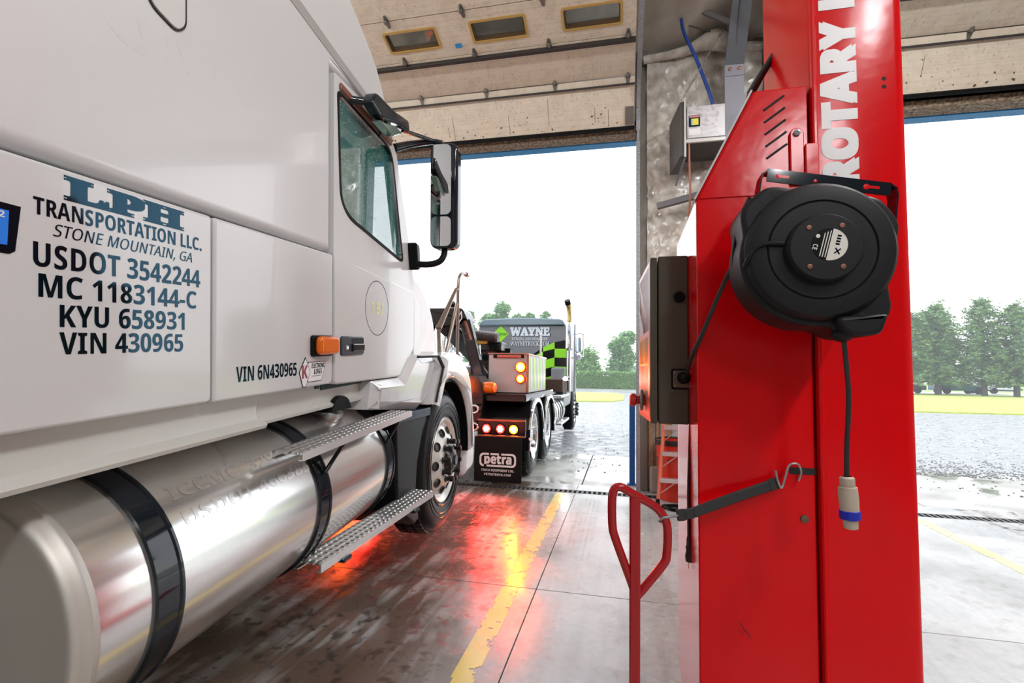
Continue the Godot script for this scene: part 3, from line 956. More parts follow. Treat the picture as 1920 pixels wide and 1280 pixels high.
func tread(length: float, width: float, nx: int, nz: int, hole: float, lip: float) -> MB:
	# perforated step plate in local xz, top at y = 0, folded down edges; x across, z along
	var b := MB.new()
	var cw := width / nx; var cl := length / nz
	for i in nx:
		for j in nz:
			var c := Vector3(-width * 0.5 + (i + 0.5) * cw, 0, -length * 0.5 + (j + 0.5) * cl)
			for k in 8:
				var P := func(q: int) -> Array:
					var a := TAU * q / 8.0 + PI / 8
					var d := Vector3(cos(a), 0, sin(a))
					var s := minf(cw * 0.5 / maxf(absf(d.x), 0.001), cl * 0.5 / maxf(absf(d.z), 0.001))
					var corner := Vector3(signf(d.x) * cw * 0.5, 0, signf(d.z) * cl * 0.5)
					return [c + d * hole, corner if absf(absf(d.x) - absf(d.z)) < 0.0 else c + Vector3(clampf(d.x * s, -cw * 0.5, cw * 0.5), 0, clampf(d.z * s, -cl * 0.5, cl * 0.5))]
				var A = P.call(k); var B = P.call(k + 1)
				b.quad(A[0] + Vector3(0, 0.004, 0), B[0] + Vector3(0, 0.004, 0), B[1], A[1], Vector3.UP)
				b.quad(A[0] + Vector3(0, 0.004, 0), B[0] + Vector3(0, 0.004, 0), B[0] - Vector3(0, 0.012, 0), A[0] - Vector3(0, 0.012, 0), c - A[0])
				# corner of the cell
				if k % 2 == 0:
					var cr := c + Vector3(signf((A[1] + B[1] - c * 2.0).x) * cw * 0.5, 0, signf((A[1] + B[1] - c * 2.0).z) * cl * 0.5)
					b.flat(A[1], B[1], cr, Vector3.UP)
				else:
					var cr := c + Vector3(signf((A[1] + B[1] - c * 2.0).x) * cw * 0.5, 0, signf((A[1] + B[1] - c * 2.0).z) * cl * 0.5)
					if absf((A[1] - B[1]).x) > 1e-4 and absf((A[1] - B[1]).z) > 1e-4:
						b.flat(A[1], B[1], cr, Vector3.UP)
	for s in [-1, 1]:
		b.box(Vector3(s * width * 0.5, -lip * 0.5, 0), Vector3(0.005, lip, length), Basis(), 0.0)
		b.box(Vector3(s * (width * 0.5 - 0.008), -lip, 0), Vector3(0.02, 0.004, length), Basis(), 0.0)
	return b

func white_truck() -> void:
	var t := thing("semi_truck", Vector3(-1.299446, 0.183383, -3.629653), "white sleeper-cab semi truck with black lettering, nose raised by the tow truck", "truck")
	t.basis = Basis(Vector3(0.998609, 0, -0.05273), Vector3(0.003667, 0.997578, 0.069455), Vector3(0.052602, -0.069552, 0.996191)).orthonormalized()
	var S := Transform3D(SIDE, Vector3.ZERO)
	var b := MB.new()
	# dark core behind the panel gaps
	b.prism(PackedVector2Array([Vector2(-4.15, 1.25), Vector2(-1.57, 1.25), Vector2(-1.57, 1.9), Vector2(-4.15, 1.9)]), -2.28, -0.09, S)
	put(b, "inner_body", M.seam, t)
	# sleeper and roof in one shell
	b = MB.new()
	b.prism(PackedVector2Array([Vector2(-4.2, 1.803), Vector2(-4.2, 3.85), Vector2(-2.5, 3.85), Vector2(-1.95, 3.48), Vector2(-1.62, 3.20), Vector2(-1.384, 3.05), Vector2(-1.215, 2.965), Vector2(-1.09, 2.885), Vector2(-1.01, 2.80), Vector2(-0.945, 2.71), Vector2(-0.88, 2.62), Vector2(-0.845, 2.545), Vector2(-0.90, 2.565), Vector2(-1.02, 2.60), Vector2(-1.20, 2.615), Vector2(-1.553, 2.615), Vector2(-1.553, 1.803)]), -2.32, -0.05, S, 0.035, 4, 30.0)
	var shell := put(b, "sleeper_shell", M.white_paint, t)
	# gutter along the roof side
	b = MB.new()
	b.prism(PackedVector2Array([Vector2(-2.2, 2.775), Vector2(-1.86, 2.71), Vector2(-1.48, 2.655), Vector2(-1.15, 2.618), Vector2(-1.04, 2.612), Vector2(-1.05, 2.645), Vector2(-1.15, 2.655), Vector2(-1.48, 2.70), Vector2(-1.86, 2.758), Vector2(-2.2, 2.825)]), -0.052, -0.0475, S)
	put(b, "gutter", mat("gutter_grey", col(0.36, 0.34, 0.33), 0.4), shell)
	# luggage-door panels below the belt line, a hand's breadth proud with rounded edges
	b = MB.new()
	b.prism(rounded([[-3.75, 1.226, 0.02], [-2.262, 1.226, 0.02], [-2.262, 1.789, 0.012], [-3.75, 1.789, 0.01]]), -0.10, -0.040, S, 0.010, 3)
	var lug := put(b, "luggage_door", M.white_paint, t)
	b = MB.new()
	b.prism(rounded([[-2.253, 1.222, 0.012], [-1.558, 1.222, 0.03], [-1.558, 1.792, 0.012], [-2.253, 1.789, 0.012]]), -0.10, -0.040, S, 0.010, 3)
	var lower := put(b, "side_panel", M.white_paint, t)
	# small sleeper window high up
	b = MB.new()
	var vent := rounded([[-2.50, 2.42, 0.02], [-2.475, 2.292, 0.03], [-2.385, 2.268, 0.02], [-2.352, 2.30, 0.02], [-2.352, 2.50, 0.02]])
	b.prism(vent, -0.055, -0.046, S)
	var vw := put(b, "sleeper_window", M.seam, t)
	b = MB.new()
	b.prism(MB.inset(MB.ccw(vent), 0.006), -0.05, -0.044, S, 0.002, 1)
	put(b, "pane", mat("ceiling_white_pane", col(0.62, 0.62, 0.61), 0.06), vw)  # white colour stands in for the ceiling mirrored in this glass
	# door with a real window opening
	var door_out := rounded([[-1.543, 1.215, 0.03], [-0.775, 1.198, 0.02], [-0.556, 1.365, 0.02], [-0.553, 1.45, 0.0], [-0.558, 1.80, 0.0], [-0.60, 1.93, 0.0], [-0.735, 2.25, 0.0], [-0.845, 2.515, 0.05], [-1.02, 2.59, 0.0], [-1.20, 2.605, 0.0], [-1.543, 2.605, 0.01]])
	var hole := rounded([[-1.505, 2.53, 0.03], [-0.915, 2.485, 0.08], [-0.745, 1.90, 0.05], [-0.79, 1.90, 0.02], [-1.40, 2.0, 0.06], [-1.475, 2.06, 0.06]])
	b = MB.new()
	b.frame(door_out, hole, -0.10, -0.046, S, 0.0)
	var door := put(b, "door", M.white_paint, t)
	b = MB.new()
	b.prism(rounded([[-1.541, 1.217, 0.03], [-0.776, 1.20, 0.02], [-0.558, 1.366, 0.02], [-0.556, 1.72, 0.02], [-1.541, 1.79, 0.01]]), -0.06, -0.039, S, 0.008, 3)
	put(b, "door_skin", M.white_paint, door)
	b = MB.new()
	b.frame(rounded([[-1.52, 2.545, 0.035], [-0.905, 2.50, 0.09], [-0.728, 1.885, 0.05], [-0.79, 1.883, 0.02], [-1.41, 1.985, 0.06], [-1.49, 2.055, 0.06]]), hole, -0.09, -0.043, S)
	put(b, "window_gasket", M.black_rubber, door)
	b = MB.new()
	b.prism(MB.inset(MB.ccw(hole), -0.006), -0.062, -0.058, S)
	var glass := put(b, "window_pane", M.glass_teal, door)
	glass.set_meta("label", "teal side window speckled with rain")
	# rain beads on the pane and the door
	var rng := RandomNumberGenerator.new(); rng.seed = 4
	b = MB.new()
	for i in 900:
		var q := Vector2(rng.randf_range(-1.5, -0.76), rng.randf_range(1.9, 2.53))
		if Geometry2D.is_point_in_polygon(q, hole):
			var r := rng.randf_range(0.0010, 0.0024)
			b.sphere(Vector3(-0.057, q.y, -q.x), Vector3(r * 0.5, r * 1.2, r), 5, 3)
	var beads := put(b, "rain_beads", mat("water_bead", Color(col(0.75, 0.85, 0.85), 0.45), 0.05), glass)
	beads.set_meta("kind", "stuff")
	# copper-brown strip along the upper edge of the window
	b = MB.new()
	b.bar(Vector3(-0.04, 2.565, 1.50), Vector3(-0.04, 2.525, 0.93), 0.012, 0.03, Vector3.UP, 0.003)
	put(b, "rain_deflector", mat("deflector_brown", col(0.20, 0.075, 0.045), 0.3), door)
	# recessed door handle
	b = MB.new()
	b.prism(rrect(-1.497, 1.342, -1.272, 1.432, 0.016), -0.046, -0.030, S, 0.006, 2)
	var handle := put(b, "door_handle", mat("handle_navy", col(0.025, 0.03, 0.045), 0.22), door)
	b = MB.new()
	b.prism(rrect(-1.402, 1.362, -1.285, 1.422, 0.006), -0.034, -0.0295, S)
	put(b, "recess", M.seam, handle)
	b = MB.new()
	b.box(Vector3(-0.026, 1.378, 1.344), Vector3(0.014, 0.036, 0.115), Basis(), 0.005)
	put(b, "grip", M.black_gloss, handle)
	b = MB.new()
	b.lathe([Vector2(0.013, -0.032), Vector2(0.012, -0.027), Vector2(0, -0.026)], AX(Vector3.RIGHT, Vector3(0, 1.379, 1.452)), 14)
	put(b, "key_lock", M.chrome, handle)
	# oval badge outline with the ghost of old letters
	b = MB.new()
	var ov := PackedVector2Array(); var ovi := PackedVector2Array()
	for k in 48:
		var a := TAU * k / 48
		ov.append(Vector2(-1.105 + 0.142 * cos(a), 1.583 + 0.145 * sin(a))); ovi.append(Vector2(-1.105 + 0.1385 * cos(a), 1.583 + 0.1415 * sin(a)))
	b.frame(ov, ovi, -0.04, -0.0384, S)
	put(b, "oval_outline", M.black_print, door)
	var ghost := mat("ghost_yellow", col(0.72, 0.68, 0.36), 0.35)
	for e in [["T", -1.178], ["B", -1.118], ["T", -1.062]]:
		text(door, e[0], "bold", ghost, Transform3D(SIDE, Vector3(-0.0382, 1.55, -e[1])), 0.034, 0.062)
	# windscreen, far side and cab interior
	b = MB.new()
	for s in [0, 1]:
		var pts := [[-0.945, 2.69], [-0.84, 2.50], [-0.70, 2.18], [-0.56, 1.86]]
		for k in 3:
			b.quad(Vector3(-0.10, pts[k][1], -pts[k][0]), Vector3(-2.27, pts[k][1], -pts[k][0]), Vector3(-2.27, pts[k + 1][1], -pts[k + 1][0]), Vector3(-0.10, pts[k + 1][1], -pts[k + 1][0]), Vector3(0, 1, -1))
		break
	put(b, "windscreen", M.pane, t)
	b = MB.new()
	b.prism(PackedVector2Array([Vector2(-0.60, 1.90), Vector2(-0.57, 1.85), Vector2(-0.80, 2.45), Vector2(-0.86, 2.54)]), -0.105, -0.05, S, 0.01, 2)
	put(b, "pillar", M.white_paint, t)
	b = MB.new()
	b.prism(PackedVector2Array([Vector2(-1.55, 1.2), Vector2(-0.78, 1.2), Vector2(-0.56, 1.4), Vector2(-0.56, 1.85), Vector2(-1.55, 1.95)]), -2.32, -2.27, S)
	put(b, "far_door", M.white_paint, t)
	b = MB.new()
	b.box(Vector3(-1.2, 1.22, 1.05), Vector3(2.2, 0.06, 1.0))
	b.box(Vector3(-1.2, 1.9, 1.58), Vector3(2.2, 1.4, 0.03))
	put(b, "cab_lining", M.cab_dark, t)
	b = MB.new()
	b.prism(PackedVector2Array([Vector2(-0.60, 1.25), Vector2(-0.60, 1.83), Vector2(-0.78, 1.86), Vector2(-0.92, 1.72), Vector2(-0.86, 1.25)]), -2.25, -0.12, S, 0.03, 2)
	put(b, "dashboard", M.cab_dark, t)
	for x in [-0.55, -1.80]:
		b = MB.new()
		b.box(Vector3(x, 1.60, 1.30), Vector3(0.5, 0.14, 0.46), Basis(), 0.04)
		b.box(Vector3(x, 2.0, 1.50), Vector3(0.48, 0.75, 0.12), Basis(Vector3.RIGHT, 0.12), 0.04)
		b.box(Vector3(x, 1.40, 1.32), Vector3(0.3, 0.34, 0.3), Basis(), 0.04)
		put(b, "seat", M.cab_dark, t)
	b = MB.new()
	var ring := []
	for k in 24:
		var a := TAU * k / 24
		ring.append(Vector3(-1.75 + 0.22 * cos(a), 1.93 + 0.19 * sin(a), 0.98 - 0.12 * sin(a)))
	b.tube(ring, 0.016, 8, false, true)
	b.tube([Vector3(-1.97, 1.93, 0.98), Vector3(-1.53, 1.93, 0.98)], 0.015, 6)
	b.tube([Vector3(-1.75, 1.93, 0.98), Vector3(-1.75, 1.75, 0.84)], 0.03, 8)
	put(b, "steering_wheel", M.black_plastic, t)
	# cowl and hood
	b = MB.new()
	b.prism(rounded([[-0.552, 1.30, 0.02], [-0.40, 1.30, 0.02], [-0.41, 1.60, 0.04], [-0.50, 1.69, 0.05], [-0.548, 1.70, 0.01]]), -0.3, -0.048, S, 0.015, 3)
	put(b, "cowl", M.white_paint, t)
	b = MB.new()
	b.prism(rounded([[-0.56, 0.75, 0.0], [0.80, 0.75, 0.05], [0.83, 1.05, 0.08], [0.775, 1.36, 0.1], [0.67, 1.60, 0.08], [0.52, 1.79, 0.1], [0.27, 1.955, 0.1], [-0.20, 1.985, 0.1], [-0.56, 1.93, 0.0]]), -2.07, -0.30, S, 0.10, 5)
	var hood := put(b, "hood", M.white_paint, t)
	b = MB.new()
	b.prism(rounded([[0.80, 0.80, 0.0], [0.85, 0.80, 0.0], [0.855, 1.30, 0.05], [0.80, 1.33, 0.0]]), -1.75, -0.62, S, 0.02, 2)
	put(b, "grille", M.chrome, hood)
	# fender over the steer wheel, with its arch
	var arch := []
	for k in 15:
		var a := deg_to_rad(-6.0 + 136.0 * k / 14.0)
		arch.append(Vector2(0.60 * cos(a), 0.52 + 0.60 * sin(a)))
	var fend := PackedVector2Array([Vector2(-0.385, 0.985), Vector2(-0.30, 1.08), Vector2(-0.20, 1.22), Vector2(-0.165, 1.30), Vector2(-0.05, 1.325), Vector2(0.08, 1.325), Vector2(0.22, 1.305), Vector2(0.34, 1.265), Vector2(0.45, 1.195), Vector2(0.54, 1.10), Vector2(0.60, 0.99), Vector2(0.64, 0.86), Vector2(0.665, 0.70), Vector2(0.67, 0.56), Vector2(0.65, 0.46)])
	for q in arch:
		fend.append(q)
	b = MB.new()
	b.prism(fend, -0.5, 0.06, S, 0.055, 5, 45.0)
	var fo := put(b, "fender", M.white_paint, t)
	b = MB.new()
	var arc2 := PackedVector2Array()
	for k in 15:
		arc2.append(arch[k])
	for k in 15:
		var a := deg_to_rad(-6.0 + 136.0 * (14 - k) / 14.0)
		arc2.append(Vector2(0.585 * cos(a), 0.52 + 0.585 * sin(a)))
	b.prism(arc2, -0.55, 0.02, S)
	put(b, "wheel_well", M.black_plastic, fo)
	# faceted step fairing between door and fender
	b = MB.new()
	b.prism(rounded([[-1.20, 1.055, 0.01], [-0.93, 1.02, 0.0], [-0.50, 0.962, 0.03], [-0.40, 1.0, 0.02], [-0.20, 1.235, 0.03], [-0.19, 1.30, 0.03], [-0.53, 1.31, 0.03], [-0.60, 1.345, 0.02], [-0.80, 1.192, 0.02], [-1.16, 1.2, 0.01]]), -0.34, -0.005, S, 0.045, 1)
	put(b, "step_fairing", M.white_paint, t)
	b = MB.new()
	b.bar(Vector3(-0.015, 1.305, 0.55), Vector3(0.02, 1.300, 0.24), 0.02, 0.014)
	b.bar(Vector3(0.02, 1.300, 0.245), Vector3(0.045, 1.22, 0.20), 0.02, 0.014)
	b.bar(Vector3(0.045, 1.225, 0.20), Vector3(0.05, 1.00, 0.375), 0.014, 0.014)
	put(b, "fender_gap", M.seam, t)
	# bumper corner
	b = MB.new()
	b.prism(rounded([[0.60, 0.22, 0.05], [0.95, 0.22, 0.12], [0.97, 0.66, 0.1], [0.82, 0.74, 0.08], [0.60, 0.55, 0.02]]), -2.35, -0.005, S, 0.06, 3)
	put(b, "bumper", M.white_paint, t)
	b = MB.new()
	b.sphere(Vector3(-0.10, 0.86, -0.80), Vector3(0.09, 0.10, 0.06), 14, 8)
	put(b, "headlamp", M.chrome, t)
	# rocker and skirt with a rounded lip
	b = MB.new()
	b.prism(PackedVector2Array([Vector2(-0.30, 1.22), Vector2(-0.085, 1.22), Vector2(-0.09, 1.16), Vector2(-0.085, 1.132), Vector2(-0.055, 1.124), Vector2(-0.045, 1.114), Vector2(-0.05, 1.102), Vector2(-0.08, 1.098), Vector2(-0.30, 1.098)]), 1.985, 4.1, Transform3D(), 0.012, 2, 50.0)
	put(b, "skirt", M.white_skirt, t)
	b = MB.new()
	b.prism(PackedVector2Array([Vector2(-0.30, 1.215), Vector2(-0.105, 1.215), Vector2(-0.108, 1.128), Vector2(-0.085, 1.118), Vector2(-0.088, 1.106), Vector2(-0.30, 1.106)]), 1.10, 1.972, Transform3D(), 0.006, 2, 40.0)
	put(b, "rocker", M.white_skirt, t)
	b = MB.new()
	b.prism(rounded([[-1.485, 1.08, 0.0], [-1.30, 1.08, 0.0], [-1.33, 1.135, 0.03], [-1.40, 1.155, 0.04], [-1.46, 1.135, 0.03]]), -0.14, -0.08, S, 0.008, 2)
	put(b, "hose_boot", M.black_rubber, t)
	# fuel tank
	var TC := Vector2(-0.33, 0.74); var TR := 0.33
	var tank := Node3D.new(); tank.name = "fuel_tank"; t.add_child(tank)
	b = MB.new()
	var TX := Transform3D(Basis(), Vector3(TC.x, TC.y, 0))
	b.lathe([Vector2(TR, 0.955), Vector2(TR, 2.643)], TX, 96)
	put(b, "shell", M.tank_metal, tank)
	b = MB.new()
	b.lathe([Vector2(TR - 0.002, 2.638), Vector2(TR + 0.004, 2.644), Vector2(TR + 0.004, 2.658), Vector2(TR - 0.002, 2.663), Vector2(TR - 0.003, 2.680), Vector2(TR - 0.008, 2.692), Vector2(TR - 0.020, 2.698), Vector2(TR - 0.034, 2.694), Vector2(0.2, 2.695), Vector2(0, 2.697)], TX, 96, 50.0)
	put(b, "end_cap", M.tank_end, tank)
	b = MB.new()
	b.lathe([Vector2(0, 0.93), Vector2(0.25, 0.932), Vector2(TR - 0.02, 0.938), Vector2(TR, 0.96)], TX, 64, 50.0)
	put(b, "end_cap", M.tank_metal, tank)
	for z in [2.455, 1.69, 1.02]:
		b = MB.new()
		b.lathe([Vector2(TR + 0.001, z - 0.042), Vector2(TR + 0.011, z - 0.042), Vector2(TR + 0.011, z - 0.034), Vector2(TR + 0.006, z - 0.030), Vector2(TR + 0.006, z + 0.030), Vector2(TR + 0.011, z + 0.034), Vector2(TR + 0.011, z + 0.042), Vector2(TR + 0.001, z + 0.042)], TX, 96)
		put(b, "strap", M.black_gloss, tank)
	b = MB.new()
	b.lathe([Vector2(0.055, 0.0), Vector2(0.055, 0.02), Vector2(0.062, 0.022), Vector2(0.062, 0.045), Vector2(0.05, 0.052), Vector2(0.0, 0.054)], AX(Vector3(0.45, 1, 0), Vector3(TC.x + 0.31 * 0.41, TC.y + 0.32 * 0.912, 1.31)), 20)
	put(b, "filler_cap", M.aluminium, tank)
	b = MB.new()
	b.box(Vector3(-0.245, 1.062, 1.31), Vector3(0.14, 0.012, 0.20), Basis(), 0.004)
	put(b, "filler_plate", M.steel, tank)
	# faint remains of an older owner's numbers on the tank
	var faint := mat("faded_print", col(0.74, 0.715, 0.70), 0.26, 0.86)
	for e in [["ICCMC  329364", 0.955, 27.0], ["USDOT 466385", 0.885, 10.0]]:
		var ang := asin(clampf((e[1] - TC.y) / TR, -1, 1))
		# the print follows the curve of the tank
		var tm := TextMesh.new()
		tm.font = font("bold"); tm.font_size = 64; tm.pixel_size = 0.01; tm.depth = 0.0; tm.text = e[0]
		tm.horizontal_alignment = HORIZONTAL_ALIGNMENT_LEFT; tm.vertical_alignment = VERTICAL_ALIGNMENT_BOTTOM
		var ar := tm.get_mesh_arrays()
		var bb := tm.get_aabb()
		var pos: PackedVector3Array = ar[Mesh.ARRAY_VERTEX]; var ids: PackedInt32Array = ar[Mesh.ARRAY_INDEX]
		b = MB.new()
		var wrap := func(q: Vector3) -> Array:
			var an := ang + (q.y - bb.position.y) / bb.size.y * 0.048 / TR
			var nn := Vector3(cos(an), sin(an), 0)
			return [Vector3(TC.x, TC.y, 2.36 - (q.x - bb.position.x) / bb.size.x * 0.62) + nn * (TR + 0.0007), nn]
		for k in range(0, ids.size(), 3):
			var w0 = wrap.call(pos[ids[k]]); var w1 = wrap.call(pos[ids[k + 1]]); var w2 = wrap.call(pos[ids[k + 2]])
			b.tri(w0[0], w1[0], w2[0], w0[1], w1[1], w2[1])
		put(b, "faded_lettering", faint, tank)
	# steps
	b = tread(1.06, 0.125, 4, 28, 0.0095, 0.028)
	var up := put(b, "upper_step", M.aluminium, t, Transform3D(Basis(), Vector3(0.022, 1.015, 1.45)))
	b = tread(1.06, 0.13, 4, 28, 0.0095, 0.034)
	var lo := put(b, "lower_step", M.aluminium, t, Transform3D(Basis(Vector3.UP, -0.125), Vector3(-0.01, 0.485, 1.165)))
	for z in [0.205, -0.42]:
		b = MB.new()
		b.tube([Vector3(-0.03, -0.155, z + 0.02), Vector3(0.005, -0.045, z - 0.08), Vector3(0.01, -0.03, z - 0.12)], [0.009, 0.009, 0.016], 8)
		put(b, "bracket", M.black_gloss, up)
	for z in [0.36, -0.30]:
		b = MB.new()
		b.box(Vector3(-0.03, -0.045, z), Vector3(0.22, 0.02, 0.06), Basis(), 0.004)
		put(b, "bracket", M.black_gloss, lo)
	b = MB.new()
	b.tube([Vector3(-0.045, 0.02, 0.44), Vector3(-0.075, 0.17, 0.40)], 0.006, 6)
	b.tube([Vector3(-0.045, 0.005, 0.44), Vector3(-0.045, 0.022, 0.44)], 0.012, 8)
	put(b, "tie_rod", M.black_gloss, lo)
	# black splash guard ahead of the tank
	b = MB.new()
	b.prism(rounded([[-0.90, 0.98, 0.02], [-0.33, 0.93, 0.02], [-0.44, 0.80, 0.0], [-0.53, 0.62, 0.0], [-0.555, 0.45, 0.0], [-0.50, 0.25, 0.02], [-0.58, 0.24, 0.02], [-0.86, 0.42, 0.03]]), -0.45, -0.02, S, 0.02, 2)
	var guard := put(b, "splash_guard", M.black_plastic, t)
	b = MB.new()
	b.prism(rounded([[-0.92, 0.935, 0.01], [-0.33, 0.90, 0.01], [-0.32, 0.955, 0.01], [-0.90, 0.99, 0.01]]), -0.40, -0.005, S, 0.006, 2)
	put(b, "guard_lip", mat("guard_blue_black", col(0.008, 0.018, 0.035), 0.2, 0.0, 0.25), guard)
	# wheels: steer wheel hanging, drive wheels on the floor behind the camera
	var w := Node3D.new(); w.name = "front_wheel"; t.add_child(w); w.position = Vector3(0, 0.52, 0)
	wheel_parts(w, M.rim_metal)
	w = Node3D.new(); w.name = "front_wheel"; t.add_child(w, true); w.position = Vector3(-2.37, 0.52, 0); w.rotation.y = PI
	wheel_parts(w, M.rim_metal)
	for z in [5.1, 6.35]:
		for s in [0, 1]:
			w = Node3D.new(); w.name = "drive_wheel"; t.add_child(w, true)
			w.position = Vector3(0.04 if s == 0 else -2.41, 0.17 + 0.52 + (z - 5.1) * 0.07, z); w.rotation.y = PI * s
			wheel_parts(w, M.rim_metal, 0.52, 0.305, 10, true, 0.6, true)
	b = MB.new()
	for x in [-0.75, -1.62]:
		b.box(Vector3(x, 0.98, 3.0), Vector3(0.08, 0.27, 7.6), Basis(), 0.01)
	b.box(Vector3(-1.185, 0.52, 0), Vector3(2.0, 0.12, 0.12), Basis(), 0.02)
	b.box(Vector3(-1.185, 0.75, 5.1), Vector3(1.9, 0.2, 0.2), Basis(), 0.03)
	b.box(Vector3(-1.185, 0.80, 6.35), Vector3(1.9, 0.2, 0.2), Basis(), 0.03)
	b.box(Vector3(-1.2, 1.16, 2.4), Vector3(1.6, 0.1, 3.4))
	put(b, "chassis", M.black_plastic, t)
	# amber marker lamp with its black base
	b = MB.new()
	b.prism(rrect(-1.735, 1.346, -1.575, 1.434, 0.014), -0.042, -0.026, S, 0.004, 2)
	var mk := put(b, "marker_lamp", M.black_rubber, t)
	b = MB.new()
	b.prism(rrect(-1.725, 1.353, -1.572, 1.430, 0.022), -0.028, 0.006, S, 0.016, 3)
	put(b, "amber_lens", M.amber_solid, mk)
	b = MB.new()
	b.box(Vector3(-0.03, 1.392, 1.562), Vector3(0.012, 0.018, 0.02), Basis(), 0.003)
	put(b, "plug", M.black_rubber, mk)
	# main mirror
	var mir := Node3D.new(); mir.name = "side_mirror"; t.add_child(mir)
	b = MB.new()
	var face := rrect(0.075, 1.985, 0.255, 2.645, 0.05)
	b.prism(face, 0.50, 0.605, Transform3D(), 0.022, 3)
	put(b, "housing", M.black_gloss, mir)
	b = MB.new()
	var tilt := Transform3D(Basis(Vector3.UP, 0.05), Vector3(0.152, 0, 0.609)) * Transform3D(Basis(), Vector3(-0.152, 0, -0.609))
	b.prism(rrect(0.088, 2.195, 0.215, 2.632, 0.035), 0.596, 0.612, tilt)
	put(b, "mirror_glass", M.mirror, mir)
	b = MB.new()
	b.prism(rrect(0.088, 2.0, 0.215, 2.183, 0.03), 0.596, 0.612, tilt)
	put(b, "wide_angle_glass", M.mirror, mir)
	b = MB.new()
	b.tube(smooth([Vector3(-0.05, 2.525, 0.86), Vector3(0.0, 2.585, 0.75), Vector3(0.08, 2.655, 0.60), Vector3(0.14, 2.66, 0.555)], 5), [0.026, 0.026, 0.025, 0.024, 0.023, 0.022, 0.021, 0.02, 0.02, 0.019, 0.018, 0.018, 0.018, 0.018, 0.018, 0.018], 10)
	b.tube([Vector3(0.02, 2.60, 0.92), Vector3(0.10, 2.665, 0.58)], 0.012, 8)
	put(b, "upper_arm", M.black_gloss, mir)
	b = MB.new()
	b.tube(smooth([Vector3(0.0, 1.885, 0.64), Vector3(0.08, 1.885, 0.62), Vector3(0.14, 1.905, 0.60), Vector3(0.16, 1.95, 0.57), Vector3(0.16, 2.0, 0.555)], 5), 0.020, 10)
	put(b, "lower_arm", M.black_plastic, mir)
	b = MB.new()
	b.prism(rounded([[-0.665, 2.02, 0.02], [-0.595, 2.01, 0.02], [-0.575, 1.86, 0.02], [-0.63, 1.85, 0.02]]), -0.05, 0.012, S, 0.012, 3)
	put(b, "mount", M.black_plastic, mir)
	# look-down mirror over the window
	var dm := Node3D.new(); dm.name = "look_down_mirror"; t.add_child(dm)
	b = MB.new()
	b.prism(rounded([[-1.375, 2.545, 0.02], [-1.33, 2.615, 0.03], [-1.10, 2.625, 0.02], [-0.90, 2.66, 0.02], [-0.88, 2.60, 0.02], [-1.05, 2.575, 0.04], [-1.25, 2.515, 0.03]]), -0.005, 0.055, S, 0.012, 2)
	put(b, "housing", M.black_gloss, dm)
	b = MB.new()
	b.prism(rounded([[-1.28, 2.50, 0.02], [-1.06, 2.56, 0.02], [-0.97, 2.56, 0.02], [-1.10, 2.49, 0.03]]), 0.0, 0.045, S, 0.004, 1)
	put(b, "mirror_glass", mat("mirror_green", col(0.35, 0.48, 0.43), 0.06, 0.8), dm)
	b = MB.new()
	b.tube([Vector3(-0.05, 2.55, 1.40), Vector3(0.0, 2.555, 1.36)], 0.02, 8)
	b.tube([Vector3(-0.05, 2.50, 1.08), Vector3(0.02, 2.56, 1.12)], 0.006, 6)
	put(b, "arm", M.black_gloss, dm)
	# bare bracket of a hood mirror on the fender
	var hb := Node3D.new(); hb.name = "hood_mirror_bracket"; t.add_child(hb)
	var tube_m := mat("bracket_steel", col(0.34, 0.27, 0.23), 0.28, 0.75)
	b = MB.new()
	b.tube(smooth([Vector3(-0.05, 1.20, -0.49), Vector3(-0.05, 1.55, -0.50), Vector3(-0.05, 1.88, -0.51), Vector3(-0.05, 1.965, -0.56), Vector3(-0.05, 2.0, -0.66), Vector3(-0.05, 2.004, -0.79)], 4), 0.014, 8)
	b.tube([Vector3(-0.05, 2.004, -0.76), Vector3(-0.05, 2.006, -0.83)], 0.022, 8)
	put(b, "pole", tube_m, hb)
	b = MB.new(); b.tube([Vector3(-0.07, 1.26, -0.20), Vector3(-0.055, 1.72, -0.49)], 0.015, 8); put(b, "strut", tube_m, hb)
	b = MB.new(); b.tube([Vector3(-0.07, 1.50, -0.04), Vector3(-0.055, 1.84, -0.46), Vector3(-0.05, 1.85, -0.51)], [0.024, 0.014, 0.016], 8); put(b, "strut", tube_m, hb)
	b = MB.new(); b.tube([Vector3(-0.08, 1.24, -0.10), Vector3(-0.07, 1.50, -0.04)], 0.016, 8); put(b, "strut", tube_m, hb)
	# wipers' arms on the glass are hidden; lettering on the sleeper
	for e in [["LPH", "serif bold black", 2.683, 2.375, 1.724, 0.048, 0.0], ["TRANSPORTATION LLC.", "bold", 2.750, 2.304, 1.676, 0.036, 0.0], ["STONE MOUNTAIN, GA", "regular", 2.712, 2.339, 1.637, 0.027, 0.22], ["USDOT 3542244", "bold", 2.750, 2.309, 1.568, 0.050, 0.0], ["MC 1183144-C", "bold", 2.740, 2.323, 1.505, 0.049, 0.0], ["KYU 658931", "bold", 2.698, 2.365, 1.443, 0.048, 0.0], ["VIN 430965", "bold", 2.699, 2.370, 1.383, 0.048, 0.0]]:
		text(lug, e[0], e[1], M.black_print, Transform3D(SIDE, Vector3(-0.0396, e[4], e[2])), e[2] - e[3], e[5], "lettering", e[6])
	text(lower, "VIN 6N430965", "bold", M.black_print, Transform3D(SIDE, Vector3(-0.0396, 1.277, 2.159)), 0.331, 0.050)
	# electronic-logs decal: lozenge with a K beside a slanted plate
	b = MB.new()
	b.prism(PackedVector2Array([Vector2(-1.752, 1.243), Vector2(-1.652, 1.243), Vector2(-1.615, 1.325), Vector2(-1.752, 1.325)]), -0.04, -0.0385, S)
	var dec := put(b, "decal", M.black_print, lower)
	b = MB.new()
